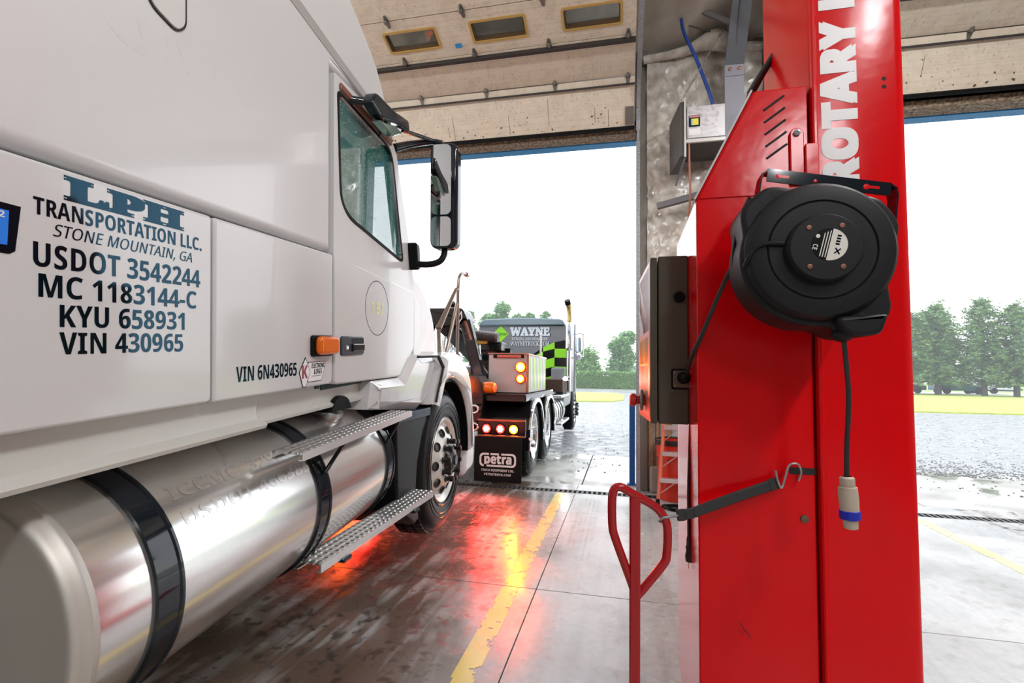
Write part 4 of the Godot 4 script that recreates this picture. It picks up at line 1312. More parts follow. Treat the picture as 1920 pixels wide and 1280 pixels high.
	b.prism(PackedVector2Array([Vector2(-1.750, 1.2455), Vector2(-1.654, 1.2455), Vector2(-1.618, 1.3225), Vector2(-1.750, 1.3225)]), -0.04, -0.0381, S)
	put(b, "decal_face", M.white_print, dec)
	b = MB.new()
	b.prism(PackedVector2Array([Vector2(-1.789, 1.226), Vector2(-1.766, 1.226), Vector2(-1.737, 1.287), Vector2(-1.771, 1.346), Vector2(-1.814, 1.287)]), -0.04, -0.0378, S)
	put(b, "decal", M.black_print, dec)
	b = MB.new()
	b.prism(PackedVector2Array([Vector2(-1.787, 1.229), Vector2(-1.768, 1.229), Vector2(-1.740, 1.287), Vector2(-1.771, 1.340), Vector2(-1.811, 1.287)]), -0.04, -0.0374, S)
	put(b, "decal_face", M.white_print, dec)
	text(dec, "K", "bold", mat("decal_red", col(0.28, 0.005, 0.03), 0.35), Transform3D(SIDE, Vector3(-0.037, 1.261, 1.795)), 0.038, 0.052)
	text(dec, "ELECTRONIC", "bold", M.black_print, Transform3D(SIDE, Vector3(-0.0378, 1.299, 1.728)), 0.102, 0.019, "lettering", 0.15)
	text(dec, "LOGS", "bold", M.black_print, Transform3D(SIDE, Vector3(-0.0378, 1.274, 1.710)), 0.058, 0.021, "lettering", 0.15)
	b = MB.new()
	b.box(Vector3(-0.0378, 1.2665, 1.69), Vector3(0.0006, 0.0018, 0.075))
	put(b, "decal_rule", M.black_print, dec)
	# blue permit in a black-edged holder, cut by the left of the picture
	b = MB.new()
	b.prism(PackedVector2Array([Vector2(-2.98, 1.69), Vector2(-2.773, 1.683), Vector2(-2.783, 1.592), Vector2(-2.793, 1.585), Vector2(-2.98, 1.585)]), -0.04, -0.0385, S)
	var pm := put(b, "permit_holder", M.black_print, lug)
	b = MB.new()
	b.prism(PackedVector2Array([Vector2(-2.975, 1.676), Vector2(-2.794, 1.670), Vector2(-2.797, 1.602), Vector2(-2.975, 1.60)]), -0.04, -0.0381, S)
	put(b, "permit", mat("permit_blue", col(0.01, 0.20, 0.80), 0.3), pm)
	text(pm, "22", "bold", M.white_print, Transform3D(SIDE, Vector3(-0.0378, 1.655, 2.822)), 0.020, 0.012)
	# scratches and dried run marks on the sleeper side: thin lines of chalky scuff
	b = MB.new()
	var scuff := [[[-2.68, 2.30], [-2.60, 2.19], [-2.55, 2.155], [-2.49, 2.15], [-2.44, 2.165], [-2.41, 2.21], [-2.43, 2.27]], [[-2.56, 2.36], [-2.48, 2.17]], [[-2.39, 2.25], [-2.33, 2.16]], [[-2.25, 2.45], [-2.24, 2.18]]]
	for line in scuff:
		var pts := []
		for q in line:
			pts.append(Vector3(-0.0496, q[1], -q[0]))
		pts = smooth(pts, 6)
		for k in pts.size() - 1:   # broken, chalky
			if (k * 7 + 3) % 5 < 3:
				b.bar(pts[k], pts[k + 1], 0.0009, 0.0005, Vector3.RIGHT)
	put(b, "scuff_marks", mat("chalk", col(0.74, 0.74, 0.74), 0.6), shell).set_meta("kind", "stuff")

# ------------------------------------------------------------------ the tow truck
func lamp(parent: Node3D, called: String, at: Vector3, axis: Vector3, r: float, body: Material, shine: Material, c: Color, energy: float) -> void:
	var o := Node3D.new(); o.name = called; parent.add_child(o, true); o.position = at
	var b := MB.new()
	b.lathe([Vector2(r + 0.014, -0.02), Vector2(r + 0.016, 0.004), Vector2(r, 0.008), Vector2(r, -0.005)], AX(axis), 24)
	put(b, "bezel", body, o)
	b = MB.new()
	b.lathe([Vector2(r, 0.0), Vector2(r * 0.85, 0.012), Vector2(r * 0.45, 0.02), Vector2(0, 0.022)], AX(axis), 24, 60.0)
	b.lathe([Vector2(0, -0.004), Vector2(r, 0.0)], AX(axis), 24)
	put(b, "lamp_lens", shine, o)
	if energy > 0.0:   # bright diodes behind the lens
		b = MB.new()
		for k in 7:
			var a := TAU * k / 6.0
			var q := Vector3.ZERO if k == 6 else Vector3(cos(a), sin(a), 0) * r * 0.5
			b.sphere(AX(axis) * (q + Vector3(0, 0, 0.017)), Vector3.ONE * r * 0.24, 8, 5)
		put(b, "diode_lamps", M.amber_core if shine == M.amber_glow else (M.red_core if shine == M.tail_red_glow else shine), o).set_meta("kind", "stuff")
	if energy > 0.0:
		beam(axis * 0.05, axis + Vector3(0, -0.30, 0), c, energy, 0.04, 52.0, o)

func tow_truck() -> void:
	var t := thing("tow_truck", Vector3(-2.40, 0, -9.0), "black and grey heavy tow truck with green checkers and lit red and amber lamps", "tow truck")
	var O := -t.position    # parts are laid out in world metres
	var X := Transform3D(Basis(), O)
	var red := glow("tail_red_glow", Color(1.0, 0.07, 0.05), 26.0, Color(0.5, 0.0, 0.0))
	var amber := glow("amber_glow", Color(1.0, 0.42, 0.03), 30.0, Color(0.6, 0.25, 0.0))
	var white := glow("work_lamp_glow", Color(0.95, 0.98, 1.0), 9.0, Color(0.8, 0.8, 0.8))
	glow("red_core", Color(1.0, 0.62, 0.55), 26.0, Color(0.6, 0.3, 0.3)); glow("amber_core", Color(1.0, 0.82, 0.42), 30.0, Color(0.7, 0.5, 0.2))
	var copper := mat("trim_copper", col(0.40, 0.16, 0.09), 0.25, 0.6)
	var b := MB.new()
	# frame and deck
	b.box(Vector3(-2.40, 0.80, -9.2), Vector3(0.9, 0.26, 6.4), Basis(), 0.02)
	b.box(Vector3(-2.40, 1.04, -7.45), Vector3(2.42, 0.10, 2.5), Basis(), 0.015)
	b.box(Vector3(-2.40, 1.00, -9.4), Vector3(2.2, 0.08, 1.6), Basis(), 0.015)
	put(b, "deck", M.tow_black, t, X)
	for s in [1, -1]:
		var mx := func(x: float) -> float: return -2.40 + s * (x + 2.40)
		# mud flap with its print (the near one is in view)
		b = MB.new()
		b.box(Vector3(mx.call(-1.48), 0.31, -5.955), Vector3(0.59, 0.54, 0.012), Basis(), 0.003)
		var flap := put(b, "mud_flap", M.black_rubber, t, X)
		var fx := Transform3D(Basis(), Vector3(mx.call(-1.48), 0, -5.9480))
		b = MB.new()
		# the logo's rounded loop: three open strokes
		b.frame(rrect(-0.228, 0.222, 0.228, 0.385, 0.05, 6), rrect(-0.205, 0.245, 0.205, 0.362, 0.035, 6), 0, 0.0012, fx)
		var lg := put(b, "logo_loop", M.white_print, flap)
		b = MB.new()
		b.box(fx * Vector3(-0.10, 0.372, 0.0012), Vector3(0.02, 0.034, 0.002))
		b.box(fx * Vector3(-0.155, 0.234, 0.0012), Vector3(0.035, 0.034, 0.002))
		b.box(fx * Vector3(0.03, 0.372, 0.0012), Vector3(0.03, 0.034, 0.002))
		put(b, "logo_gap", M.black_rubber, lg)
		text(flap, "petra", "bold heavy", M.white_print, Transform3D(Basis(), fx * Vector3(-0.165, 0.262, 0.0008)), 0.335, 0.105)
		text(flap, "TRUCK EQUIPMENT LTD.", "bold", M.white_print, Transform3D(Basis(), fx * Vector3(-0.205, 0.168, 0.0005)), 0.41, 0.026)
		text(flap, "PETRATRUCK.COM", "bold", M.white_print, Transform3D(Basis(), fx * Vector3(-0.165, 0.118, 0.0005)), 0.33, 0.026)
		# lamp bar
		b = MB.new()
		b.box(Vector3(mx.call(-1.445), 0.685, -5.985), Vector3(0.60, 0.20, 0.05), Basis(), 0.008)
		var bar := put(b, "lamp_bar", M.tow_black, t, X)
		for y in [0.783, 0.592]:
			b = MB.new()
			b.box(Vector3(mx.call(-1.445), y, -5.965), Vector3(0.60, 0.022, 0.04), Basis(), 0.004)
			put(b, "bar_edge", copper, bar)
		for e in [[-1.628, 0], [-1.454, 0], [-1.290, 1]]:
			lamp(bar, "tail_lamp", Vector3(mx.call(e[0]), 0.678, -5.955), Vector3.BACK, 0.052, M.black_plastic, amber if e[1] == 1 else red, Color(1.0, 0.36, 0.03) if e[1] == 1 else Color(1.0, 0.14, 0.10), 1.1 if e[1] == 1 else 1.35)
		# half-round fenders over both axles, polished edge
		for w in 2:
			var zc := -6.78 - 1.24 * w
			var arc := PackedVector2Array()
			for k in 19:
				var a := deg_to_rad(-12.0 + 204.0 * k / 18.0)
				arc.append(Vector2(-zc + 0.585 * cos(a), 0.50 + 0.52 * sin(a)))
			for k in 19:
				var a := deg_to_rad(192.0 - 204.0 * k / 18.0)
				arc.append(Vector2(-zc + 0.565 * cos(a), 0.50 + 0.50 * sin(a)))
			var FX := Transform3D(SIDE, O)
			b = MB.new()
			b.prism(arc, mx.call(-1.445) - 0.30, mx.call(-1.445) + 0.30, FX)
			var fe := put(b, "fender", M.tow_black, t)
			var rim := PackedVector2Array()
			for k in 19:
				var a := deg_to_rad(-12.0 + 204.0 * k / 18.0)
				rim.append(Vector2(-zc + 0.595 * cos(a), 0.50 + 0.53 * sin(a)))
			for k in 19:
				var a := deg_to_rad(192.0 - 204.0 * k / 18.0)
				rim.append(Vector2(-zc + 0.545 * cos(a), 0.50 + 0.475 * sin(a)))
			b = MB.new()
			b.prism(rim, mx.call(-1.14) - 0.012, mx.call(-1.14) + 0.012, FX)
			put(b, "fender_edge", M.chrome, fe)
			var wh := Node3D.new(); wh.name = "rear_wheel"; t.add_child(wh, true)
			wh.position = Vector3(mx.call(-1.175), 0.51, zc) + O; wh.rotation.y = 0.0 if s == 1 else PI
			wheel_parts(wh, M.chrome, 0.50, 0.305, 10, false, 0.58, true)
		var wf := Node3D.new(); wf.name = "steer_wheel"; t.add_child(wf, true)
		wf.position = Vector3(mx.call(-1.16), 0.51, -12.45) + O; wf.rotation.y = 0.0 if s == 1 else PI
		wheel_parts(wf, M.chrome, 0.50, 0.305, 10, false, 0.29, false)
		# aluminium tool box on the rear corner
		b = MB.new()
		b.box(Vector3(mx.call(-1.51), 1.355, -7.35), Vector3(0.54, 0.52, 1.60), Basis(), 0.008)
		var tb := put(b, "tool_box", mat("box_aluminium", col(0.40, 0.37, 0.37), 0.42, 0.5), t, X)
		b = MB.new()
		b.box(Vector3(mx.call(-1.51), 1.618, -7.35), Vector3(0.56, 0.02, 1.63), Basis(), 0.004)
		b.box(Vector3(mx.call(-1.235), 1.36, -6.535), Vector3(0.03, 0.52, 0.03), Basis(), 0.006)
		put(b, "box_edge", copper, tb)
		b = MB.new()
		b.box(Vector3(mx.call(-1.50), 1.583, -6.54), Vector3(0.42, 0.045, 0.03), Basis(), 0.006)
		var ml := put(b, "marker_bar", M.black_plastic, tb)
		b = MB.new()
		b.box(Vector3(mx.call(-1.49), 1.583, -6.525), Vector3(0.33, 0.034, 0.014), Basis(), 0.004)
		put(b, "dim_lens", mat("dim_red_lens", col(0.55, 0.10, 0.07), 0.2), ml)
		for e in [[1.442, 0.062], [1.285, 0.050]]:
			lamp(tb, "amber_lamp", Vector3(mx.call(-1.335), e[0], -6.535), Vector3.BACK, e[1], M.barrel_red, amber, Color(1.0, 0.33, 0.03), 1.2)
		# diagonal yellow-green and silver tape on the box side
		for k in 5:
			b = MB.new()
			var z0 := -6.70 - 0.28 * k
			var xx: float = mx.call(-1.2385)
			b.quad(Vector3(xx, 1.13, z0 - 0.12), Vector3(xx, 1.58, z0 - 0.02), Vector3(xx, 1.58, z0 - 0.13), Vector3(xx, 1.13, z0 - 0.23), Vector3(s, 0, 0))
			put(b, "tape_stripe", mat("tape_lime", col(0.42, 0.72, 0.06), 0.35), tb)
		# fuel tank with straps, step
		b = MB.new()
		b.lathe([Vector2(0, 0), Vector2(0.25, 0.02), Vector2(0.30, 0.05), Vector2(0.31, 0.08), Vector2(0.31, 1.30), Vector2(0.29, 1.34), Vector2(0, 1.36)], AX(Vector3.FORWARD, Vector3(mx.call(-1.47), 0.63, -9.05)), 36)
		var tk := put(b, "fuel_tank", M.tank_metal, t, X)
		for z in [-9.3, -9.62, -9.95]:
			b = MB.new()
			b.lathe([Vector2(0.311, -0.035), Vector2(0.32, -0.035), Vector2(0.32, 0.035), Vector2(0.311, 0.035)], AX(Vector3.FORWARD, Vector3(mx.call(-1.47), 0.63, z)), 36)
			put(b, "strap", M.black_gloss, tk)
		for y in [0.93, 0.42]:
			b = MB.new()
			b.box(Vector3(mx.call(-1.22), y, -10.1), Vector3(0.20, 0.05, 1.35), Basis(), 0.01)
			put(b, "step", M.aluminium, t, X)
		# cab fender, hood side
		b = MB.new()
		b.prism(rounded([[10.45, 0.66, 0.05], [11.75, 0.66, 0.05], [11.95, 0.98, 0.15], [12.30, 1.12, 0.2], [12.75, 1.05, 0.2], [13.05, 0.70, 0.1], [13.3, 0.7, 0.1], [13.2, 1.3, 0.2], [12.4, 1.55, 0.2], [10.45, 1.5, 0.05]]), mx.call(-1.34) - 0.14, mx.call(-1.34) + 0.14, Transform3D(SIDE, O), 0.04, 3)
		put(b, "cab_fender", M.tow_grey, t)
		# mirror on its bracket
		b = MB.new()
		b.box(Vector3(mx.call(-0.975), 2.02, -11.2), Vector3(0.16, 0.36, 0.06), Basis(), 0.03)
		var mi := put(b, "side_mirror", M.chrome, t, X)
		b = MB.new()
		b.box(Vector3(mx.call(-0.975), 2.02, -11.166), Vector3(0.13, 0.32, 0.008), Basis(), 0.02)
		put(b, "mirror_glass", mat("tow_mirror", col(0.55, 0.62, 0.66), 0.05, 0.8), mi)
		b = MB.new()
		b.tube(smooth([Vector3(mx.call(-1.25), 2.25, -11.3), Vector3(mx.call(-0.90), 2.27, -11.2), Vector3(mx.call(-0.87), 2.2, -11.2), Vector3(mx.call(-0.87), 1.8, -11.2), Vector3(mx.call(-0.90), 1.75, -11.2), Vector3(mx.call(-1.25), 1.72, -11.3)], 4), 0.014, 8)
		put(b, "mirror_bracket", M.chrome, mi)
		b = MB.new()
		b.sphere(Vector3(mx.call(-0.985), 1.76, -11.17), Vector3(0.09, 0.085, 0.05), 14, 8)
		put(b, "convex_mirror", M.chrome, mi)
		# exhaust stack
		b = MB.new()
		b.lathe([Vector2(0.045, 0), Vector2(0.045, 0.85), Vector2(0.085, 0.9), Vector2(0.085, 1.36), Vector2(0.05, 1.42), Vector2(0.045, 1.50)], AX(Vector3.UP, Vector3(mx.call(-1.10), 1.0, -10.45)), 20)
		var ex := put(b, "exhaust_stack", M.chrome, t, X)
		b = MB.new()
		b.tube(smooth([Vector3(mx.call(-1.10), 2.45, -10.45), Vector3(mx.call(-1.10), 2.62, -10.45), Vector3(mx.call(-1.11), 2.76, -10.43), Vector3(mx.call(-1.13), 2.85, -10.37)], 4), 0.055, 14)
		put(b, "tail_pipe", mat("brass_pipe", col(0.55, 0.40, 0.16), 0.25, 0.8), ex)
		b = MB.new()
		b.tube([Vector3(mx.call(-1.125), 2.82, -10.39), Vector3(mx.call(-1.14), 2.895, -10.34)], 0.062, 14)
		put(b, "pipe_tip", M.black_plastic, ex)
		b = MB.new()
		b.tube([Vector3(mx.call(-1.0), 1.0, -10.6), Vector3(mx.call(-1.0), 2.42, -10.6)], 0.018, 8)
		put(b, "grab_rail", M.steel, t, X)
	# cab: rounded box, rear wall faces us
	b = MB.new()
	b.prism(rounded([[-3.16, 0.95, 0.05], [-1.15, 0.95, 0.05], [-1.17, 2.36, 0.10], [-1.24, 2.50, 0.10], [-2.15, 2.54, 0.3], [-3.05, 2.50, 0.10], [-3.14, 2.36, 0.10]], 5), -12.2, -10.6, X, 0.05, 3)
	var cab := put(b, "cab", M.tow_grey, t)
	b = MB.new()
	b.box(Vector3(-2.15, 1.35, -12.9), Vector3(1.5, 0.9, 1.5), Basis(), 0.12)
	put(b, "hood", M.tow_grey, t, X)
	b = MB.new()
	b.prism(rounded([[-3.12, 2.385, 0.02], [-1.185, 2.385, 0.02], [-1.26, 2.535, 0.08], [-2.15, 2.57, 0.3], [-3.04, 2.535, 0.08]], 5), -10.75, -10.56, X, 0.03, 3)
	put(b, "roof_lip", mat("roof_lip_grey", col(0.20, 0.27, 0.30), 0.25), cab)
	var CZ := -10.598
	var letter := mat("sign_white", col(0.75, 0.80, 0.84), 0.4)
	var dark := mat("sign_shadow", col(0.01, 0.012, 0.02), 0.4)
	for e in [["WAYNE", "serif bold black", -2.404, 0.86, 2.185, 0.17], ["TOWING AND ROADSIDE", "serif", -2.375, 0.80, 2.085, 0.055], ["WAYNETRUCK.COM", "serif bold", -2.40, 0.86, 1.965, 0.09]]:
		if e[0] != "TOWING AND ROADSIDE":
			text(cab, e[0], e[1], dark, Transform3D(Basis(), Vector3(e[2] + 0.012, e[4] - 0.012, CZ - 0.001) + O), e[3] + 0.01, e[5] + 0.01, "lettering_shadow")
		text(cab, e[0], e[1], letter, Transform3D(Basis(), Vector3(e[2], e[4], CZ + 0.002) + O), e[3], e[5])
	b = MB.new()
	b.prism(PackedVector2Array([Vector2(-2.80, 2.215), Vector2(-2.62, 2.04), Vector2(-2.44, 2.215), Vector2(-2.62, 2.395)]), CZ - 0.002, CZ + 0.003, X)
	var dia := put(b, "green_lozenge", M.tow_green, cab)
	text(dia, "Wayne", "serif bold", dark, Transform3D(Basis(), Vector3(-2.73, 2.185, CZ + 0.004) + O), 0.24, 0.07, "lettering", 0.3)
	# waving checker on the lower right of the rear wall: each square
	for i in 3:
		for j in 5:
			var f := func(u: float, w_: float) -> Vector3: return Vector3(-1.93 + 0.252 * u, 0.98 + 0.19 * w_ + 0.05 * sin(u * 1.4 - 0.6) + 0.06 * u - (0.05 * (3.0 - u) if w_ > 4.5 else 0.0), CZ + 0.004) + O
			b = MB.new()
			b.quad(f.call(i, j), f.call(i + 1, j), f.call(i + 1, j + 1), f.call(i, j + 1), Vector3.BACK)
			put(b, "checker", M.tow_green if (i + j) % 2 == 1 else M.tow_black, cab)
	# equipment on the deck
	b = MB.new()
	b.prism(rounded([[-2.75, 2.06, 0.02], [-2.75, 2.245, 0.02], [-2.16, 2.245, 0.05], [-2.07, 2.06, 0.02], [-2.14, 2.09, 0.02], [-2.25, 2.0, 0.02], [-2.70, 2.0, 0.02]]), -6.9, -6.5, X, 0.012, 2)
	var boom := put(b, "boom_head", M.tow_black, t)
	b = MB.new()
	b.frame(PackedVector2Array([Vector2(-2.205, 2.02), Vector2(-2.15, 2.10), Vector2(-2.165, 2.20), Vector2(-2.22, 2.12)]), PackedVector2Array([Vector2(-2.199, 2.05), Vector2(-2.163, 2.10), Vector2(-2.172, 2.17), Vector2(-2.21, 2.11)]), -6.5, -6.494, X)
	put(b, "sheave_mark", M.white_print, boom)
	b = MB.new()
	b.bar(Vector3(-2.45, 2.12, -6.75), Vector3(-2.45, 1.35, -9.6), 0.34, 0.30, Vector3.UP, 0.02)
	put(b, "boom_beam", M.tow_black, boom, X)
	for s in [-1, 1]:
		b = MB.new()
		b.bar(Vector3(-2.40 + s * 0.26, 2.08, -6.62), Vector3(-2.40 + s * 0.56, 1.0, -6.62), 0.15, 0.14, Vector3.BACK, 0.012)
		put(b, "boom_leg", M.tow_black, t, X)
		b = MB.new()
		b.tube([Vector3(-2.40 + s * 0.27, 2.07, -6.56), Vector3(-2.40 + s * 0.36, 1.80, -6.56)], 0.03, 10)
		put(b, "cylinder", mat("cylinder_brown", col(0.18, 0.06, 0.04), 0.3, 0.4), t, X)
	b = MB.new()
	b.tube([Vector3(-2.27, 1.93, -7.3), Vector3(-1.84, 1.88, -7.3)], 0.075, 16)
	for k in 11:
		var q := Vector3(-2.25 + k * 0.038, 1.928 - k * 0.0045, -7.3)
		b.lathe([Vector2(0.07, -0.018), Vector2(0.088, -0.008), Vector2(0.088, 0.008), Vector2(0.07, 0.018)], AX(Vector3(1, -0.11, 0), q), 16, 60.0)
	var wn := put(b, "winch_drum", mat("wire_rope", col(0.13, 0.11, 0.11), 0.4, 0.5), t, X)
	b = MB.new()
	b.box(Vector3(-2.10, 1.82, -7.26), Vector3(0.20, 0.05, 0.01), Basis(), 0.003)
	put(b, "yellow_label", mat("label_yellow", col(0.75, 0.40, 0.03), 0.4), wn)
	b = MB.new()
	b.box(Vector3(-2.03, 1.74, -7.4), Vector3(0.50, 0.10, 0.30), Basis(), 0.01)
	b.box(Vector3(-1.92, 1.80, -7.45), Vector3(0.28, 0.05, 0.35), Basis(), 0.01)
	b.box(Vector3(-2.05, 1.40, -7.6), Vector3(0.5, 0.68, 0.4), Basis(), 0.01)
	b.box(Vector3(-1.78, 1.50, -7.7), Vector3(0.10, 0.5, 0.10), Basis(), 0.005)
	put(b, "winch_frame", M.tow_black, wn)
	b = MB.new()
	b.box(Vector3(-2.12, 1.60, -7.2), Vector3(0.10, 0.10, 0.06), Basis(), 0.01)
	put(b, "control_box", M.stainless, t, X)
	# hydraulic hoses and bright rods between leg and tool box
	for e in [[Vector3(-2.02, 1.75, -6.9), Vector3(-1.85, 1.35, -6.75), 0.02], [Vector3(-2.05, 1.55, -6.7), Vector3(-1.80, 1.25, -6.62), 0.016], [Vector3(-2.3, 1.62, -6.6), Vector3(-2.08, 1.10, -6.55), 0.022], [Vector3(-2.42, 1.85, -6.55), Vector3(-2.38, 1.05, -6.5), 0.03]]:
		b = MB.new()
		b.tube(smooth([e[0], (e[0] + e[1]) * 0.5 + Vector3(-0.03, -0.04, 0.03), e[1]], 4), e[2], 8)
		put(b, "hydraulic_rod", M.chrome, t, X)
	# under-lift housing with its amber-capped cylinder
	b = MB.new()
	b.prism(rounded([[-2.75, 0.62, 0.02], [-1.76, 0.62, 0.02], [-1.72, 1.0, 0.02], [-1.74, 1.24, 0.03], [-1.80, 1.33, 0.02], [-2.75, 1.33, 0.02]]), -6.45, -6.1, X, 0.015, 2)
	var ul := put(b, "under_lift", M.tow_black, t)
	b = MB.new()
	b.lathe([Vector2(0.02, -0.07), Vector2(0.07, -0.065), Vector2(0.075, 0.05), Vector2(0.06, 0.09), Vector2(0, 0.1)], AX(Vector3(1, 0, 0.15), Vector3(-1.68, 1.17, -6.2)), 20)
	put(b, "capped_cylinder", M.amber_solid, ul, X)
	b = MB.new()
	b.bar(Vector3(-2.40, 0.55, -6.2), Vector3(-2.44, 0.40, -4.4), 0.22, 0.18, Vector3.UP, 0.02)
	b.bar(Vector3(-3.3, 0.42, -4.35), Vector3(-1.55, 0.42, -4.35), 0.16, 0.14, Vector3.UP, 0.02)
	put(b, "lift_boom", M.tow_black, ul, X)
	for y in [0.905, 0.69]:
		b = MB.new()
		var rg := []
		for k in 16:
			rg.append(Vector3(-1.80 + 0.055 * cos(TAU * k / 16), y + 0.045 * sin(TAU * k / 16), -5.97))
		b.tube(rg, 0.016, 8, false, true)
		put(b, "chrome_ring", M.chrome, t, X)
	b = MB.new()
	b.tube([Vector3(-1.36, 1.05, -8.35), Vector3(-1.36, 2.02, -8.35)], 0.016, 8)
	b.sphere(Vector3(-1.36, 2.02, -8.35), Vector3(0.022, 0.022, 0.022), 8, 5)
	put(b, "whip_pole", M.white_print, t, X)
	lamp(t, "work_lamp", Vector3(-1.16, 1.27, -10.35) + O, Vector3.BACK, 0.05, M.black_plastic, white, Color(1, 1, 1), 0.3)
	b = MB.new()
	b.box(Vector3(-1.40, 1.14, -10.2), Vector3(0.48, 0.26, 0.5), Basis(), 0.02)
	put(b, "battery_box", mat("box_brown", col(0.09, 0.05, 0.035), 0.3, 0.3), t, X)

# ------------------------------------------------------------------ the red lift column and what hangs on it
func lift_column() -> void:
	var base := Vector3(0.53, 0, -1.95)
	var t := thing("lift_column", base, "tall red mobile lift column with white upright lettering, filling the right foreground", "vehicle lift")
	var X := Transform3D(Basis(), -base)
	var b := MB.new()
	# mast: folded steel with rounded edges, open slit beside the cabinet
	b.prism(rounded([[0.572, 1.672, 0.018], [0.833, 1.672, 0.03], [0.833, 2.20, 0.02], [0.572, 2.20, 0.02]], 5), 0.12, 3.3, Transform3D(Basis(Vector3(1, 0, 0), Vector3(0, 0, -1), Vector3(0, 1, 0)), -base))
	var mast := put(b, "mast", M.red_paint, t)
	# flange folded forward along the mast's left edge
	b = MB.new()
	b.box(Vector3(0.579, 1.55, -1.668), Vector3(0.014, 2.9, 0.02), Basis(), 0.004)
	put(b, "mast_fold", M.red_paint, mast, X)
	# white print, read upwards
	text(mast, "ROTARY LIFT", "bold black", M.white_print, Transform3D(Basis(Vector3(0, 1, 0), Vector3(-1, 0, 0), Vector3(0, 0, 1)), Vector3(0.694, 1.945, -1.6712) - base), 0.832, 0.089)
	for y in [2.265, 2.240]:
		b = MB.new()
		b.lathe([Vector2(0.0, 0.001), Vector2(0.0055, 0.0012), Vector2(0.0065, 0.0)], AX(Vector3.BACK, Vector3(0.7735, y, -1.672)), 12)
		put(b, "bolt_hole", M.seam, mast, X)
	# cabinet with a sloped shoulder, louvres cut as dark slots in a proud rim
	var face := rounded([[0.231, 0.14, 0.01], [0.565, 0.14, 0.01], [0.565, 2.273, 0.008], [0.407, 2.272, 0.012], [0.231, 1.929, 0.015]])
	b = MB.new()
	b.prism(face, -2.28, -1.68, X, 0.006, 2)
	var cab := put(b, "cabinet", M.red_paint, t)
	b = MB.new()   # cover plate over the upper half
	b.prism(rounded([[0.240, 1.925, 0.006], [0.562, 1.925, 0.004], [0.562, 2.268, 0.006], [0.412, 2.266, 0.01], [0.240, 1.932, 0.006]]), -1.682, -1.676, X, 0.002, 1)
	put(b, "cover_plate", M.red_paint, cab)
	b = MB.new()
	b.bar(Vector3(0.226, 1.925, -1.70), Vector3(0.402, 2.272, -1.70), 0.05, 0.006, Vector3(-0.9, 0.45, 0))
	put(b, "shoulder_trim", mat("trim_white", col(0.62, 0.55, 0.55), 0.2), cab, X)
	for k in 5:
		b = MB.new()
		var c := Vector3(0.466 + 0.0015 * k, 2.222 - 0.0395 * k, -1.6755)
		var d := Vector3(0.030, 0.0215, 0)
		b.tube([c - d, c + d], 0.0036, 8)
		put(b, "louvre_slot", M.seam, cab, X)
	# tab with a bolt beside the mast
	b = MB.new()
	b.prism(rounded([[0.508, 1.95, 0.005], [0.548, 1.95, 0.005], [0.548, 2.13, 0.02], [0.508, 2.13, 0.02]]), -1.676, -1.664, X, 0.003, 1)
	b.prism(rounded([[0.548, 1.95, 0.004], [0.586, 1.95, 0.004], [0.586, 2.075, 0.006], [0.548, 2.075, 0.006]]), -1.674, -1.655, X, 0.003, 1)
	var tab := put(b, "tab", M.red_paint, cab)
	b = MB.new()
	b.lathe([Vector2(0.011, 0), Vector2(0.011, 0.006), Vector2(0.004, 0.008), Vector2(0.004, 0.004), Vector2(0, 0.004)], AX(Vector3.BACK, Vector3(0.527, 2.113, -1.664)), 6)
	put(b, "bolt", M.steel, tab, X)
	# slot and bolt lower down, scuffs
	b = MB.new()
	b.prism(rrect(0.492, 1.062, 0.566, 1.082, 0.003), -1.681, -1.6785, X)
	put(b, "hook_slot", M.seam, cab)
	b = MB.new()
	b.lathe([Vector2(0.012, 0), Vector2(0.011, 0.006), Vector2(0.0, 0.008)], AX(Vector3.BACK, Vector3(0.531, 0.932, -1.68)), 12)
	put(b, "bolt", mat("rusty_bolt", col(0.16, 0.10, 0.06), 0.5, 0.4), cab, X)
	b = MB.new()
	for e in [[0.348, 0.61, 0.018], [0.356, 0.597, 0.014], [0.366, 0.588, 0.02], [0.35, 0.585, 0.009]]:
		b.bar(Vector3(e[0], e[1], -1.6794), Vector3(e[0] + e[2] * 0.6, e[1] - e[2], -1.6794), 0.002, 0.0008, Vector3.BACK)
	put(b, "scuff", M.seam, cab, X).set_meta("kind", "stuff")
	# base with fork legs and wheels, below the picture
	b = MB.new()
	b.box(Vector3(0.54, 0.075, -1.95), Vector3(0.58, 0.13, 0.56), Basis(), 0.01)
	b.box(Vector3(0.52, 0.05, -2.6), Vector3(0.09, 0.09, 0.9), Basis(), 0.01)
	b.box(Vector3(0.80, 0.05, -2.6), Vector3(0.09, 0.09, 0.9), Basis(), 0.01)
	put(b, "base", M.red_paint, t, X)
	# lock rod with black grip sticking out behind the shoulder
	b = MB.new()
	b.tube([Vector3(0.503, 2.50, -2.12), Vector3(0.535, 2.555, -2.10), Vector3(0.60, 2.655, -2.06), Vector3(0.655, 2.74, -2.03)], [0.017, 0.015, 0.012, 0.008], 10)
	b.tube([Vector3(0.48, 2.40, -2.13), Vector3(0.503, 2.50, -2.12)], 0.012, 8)
	put(b, "lock_lever", M.cord, t, X)
	# pull handle: a bent loop on a post
	var hm: Material = M.red_handle
	b = MB.new()
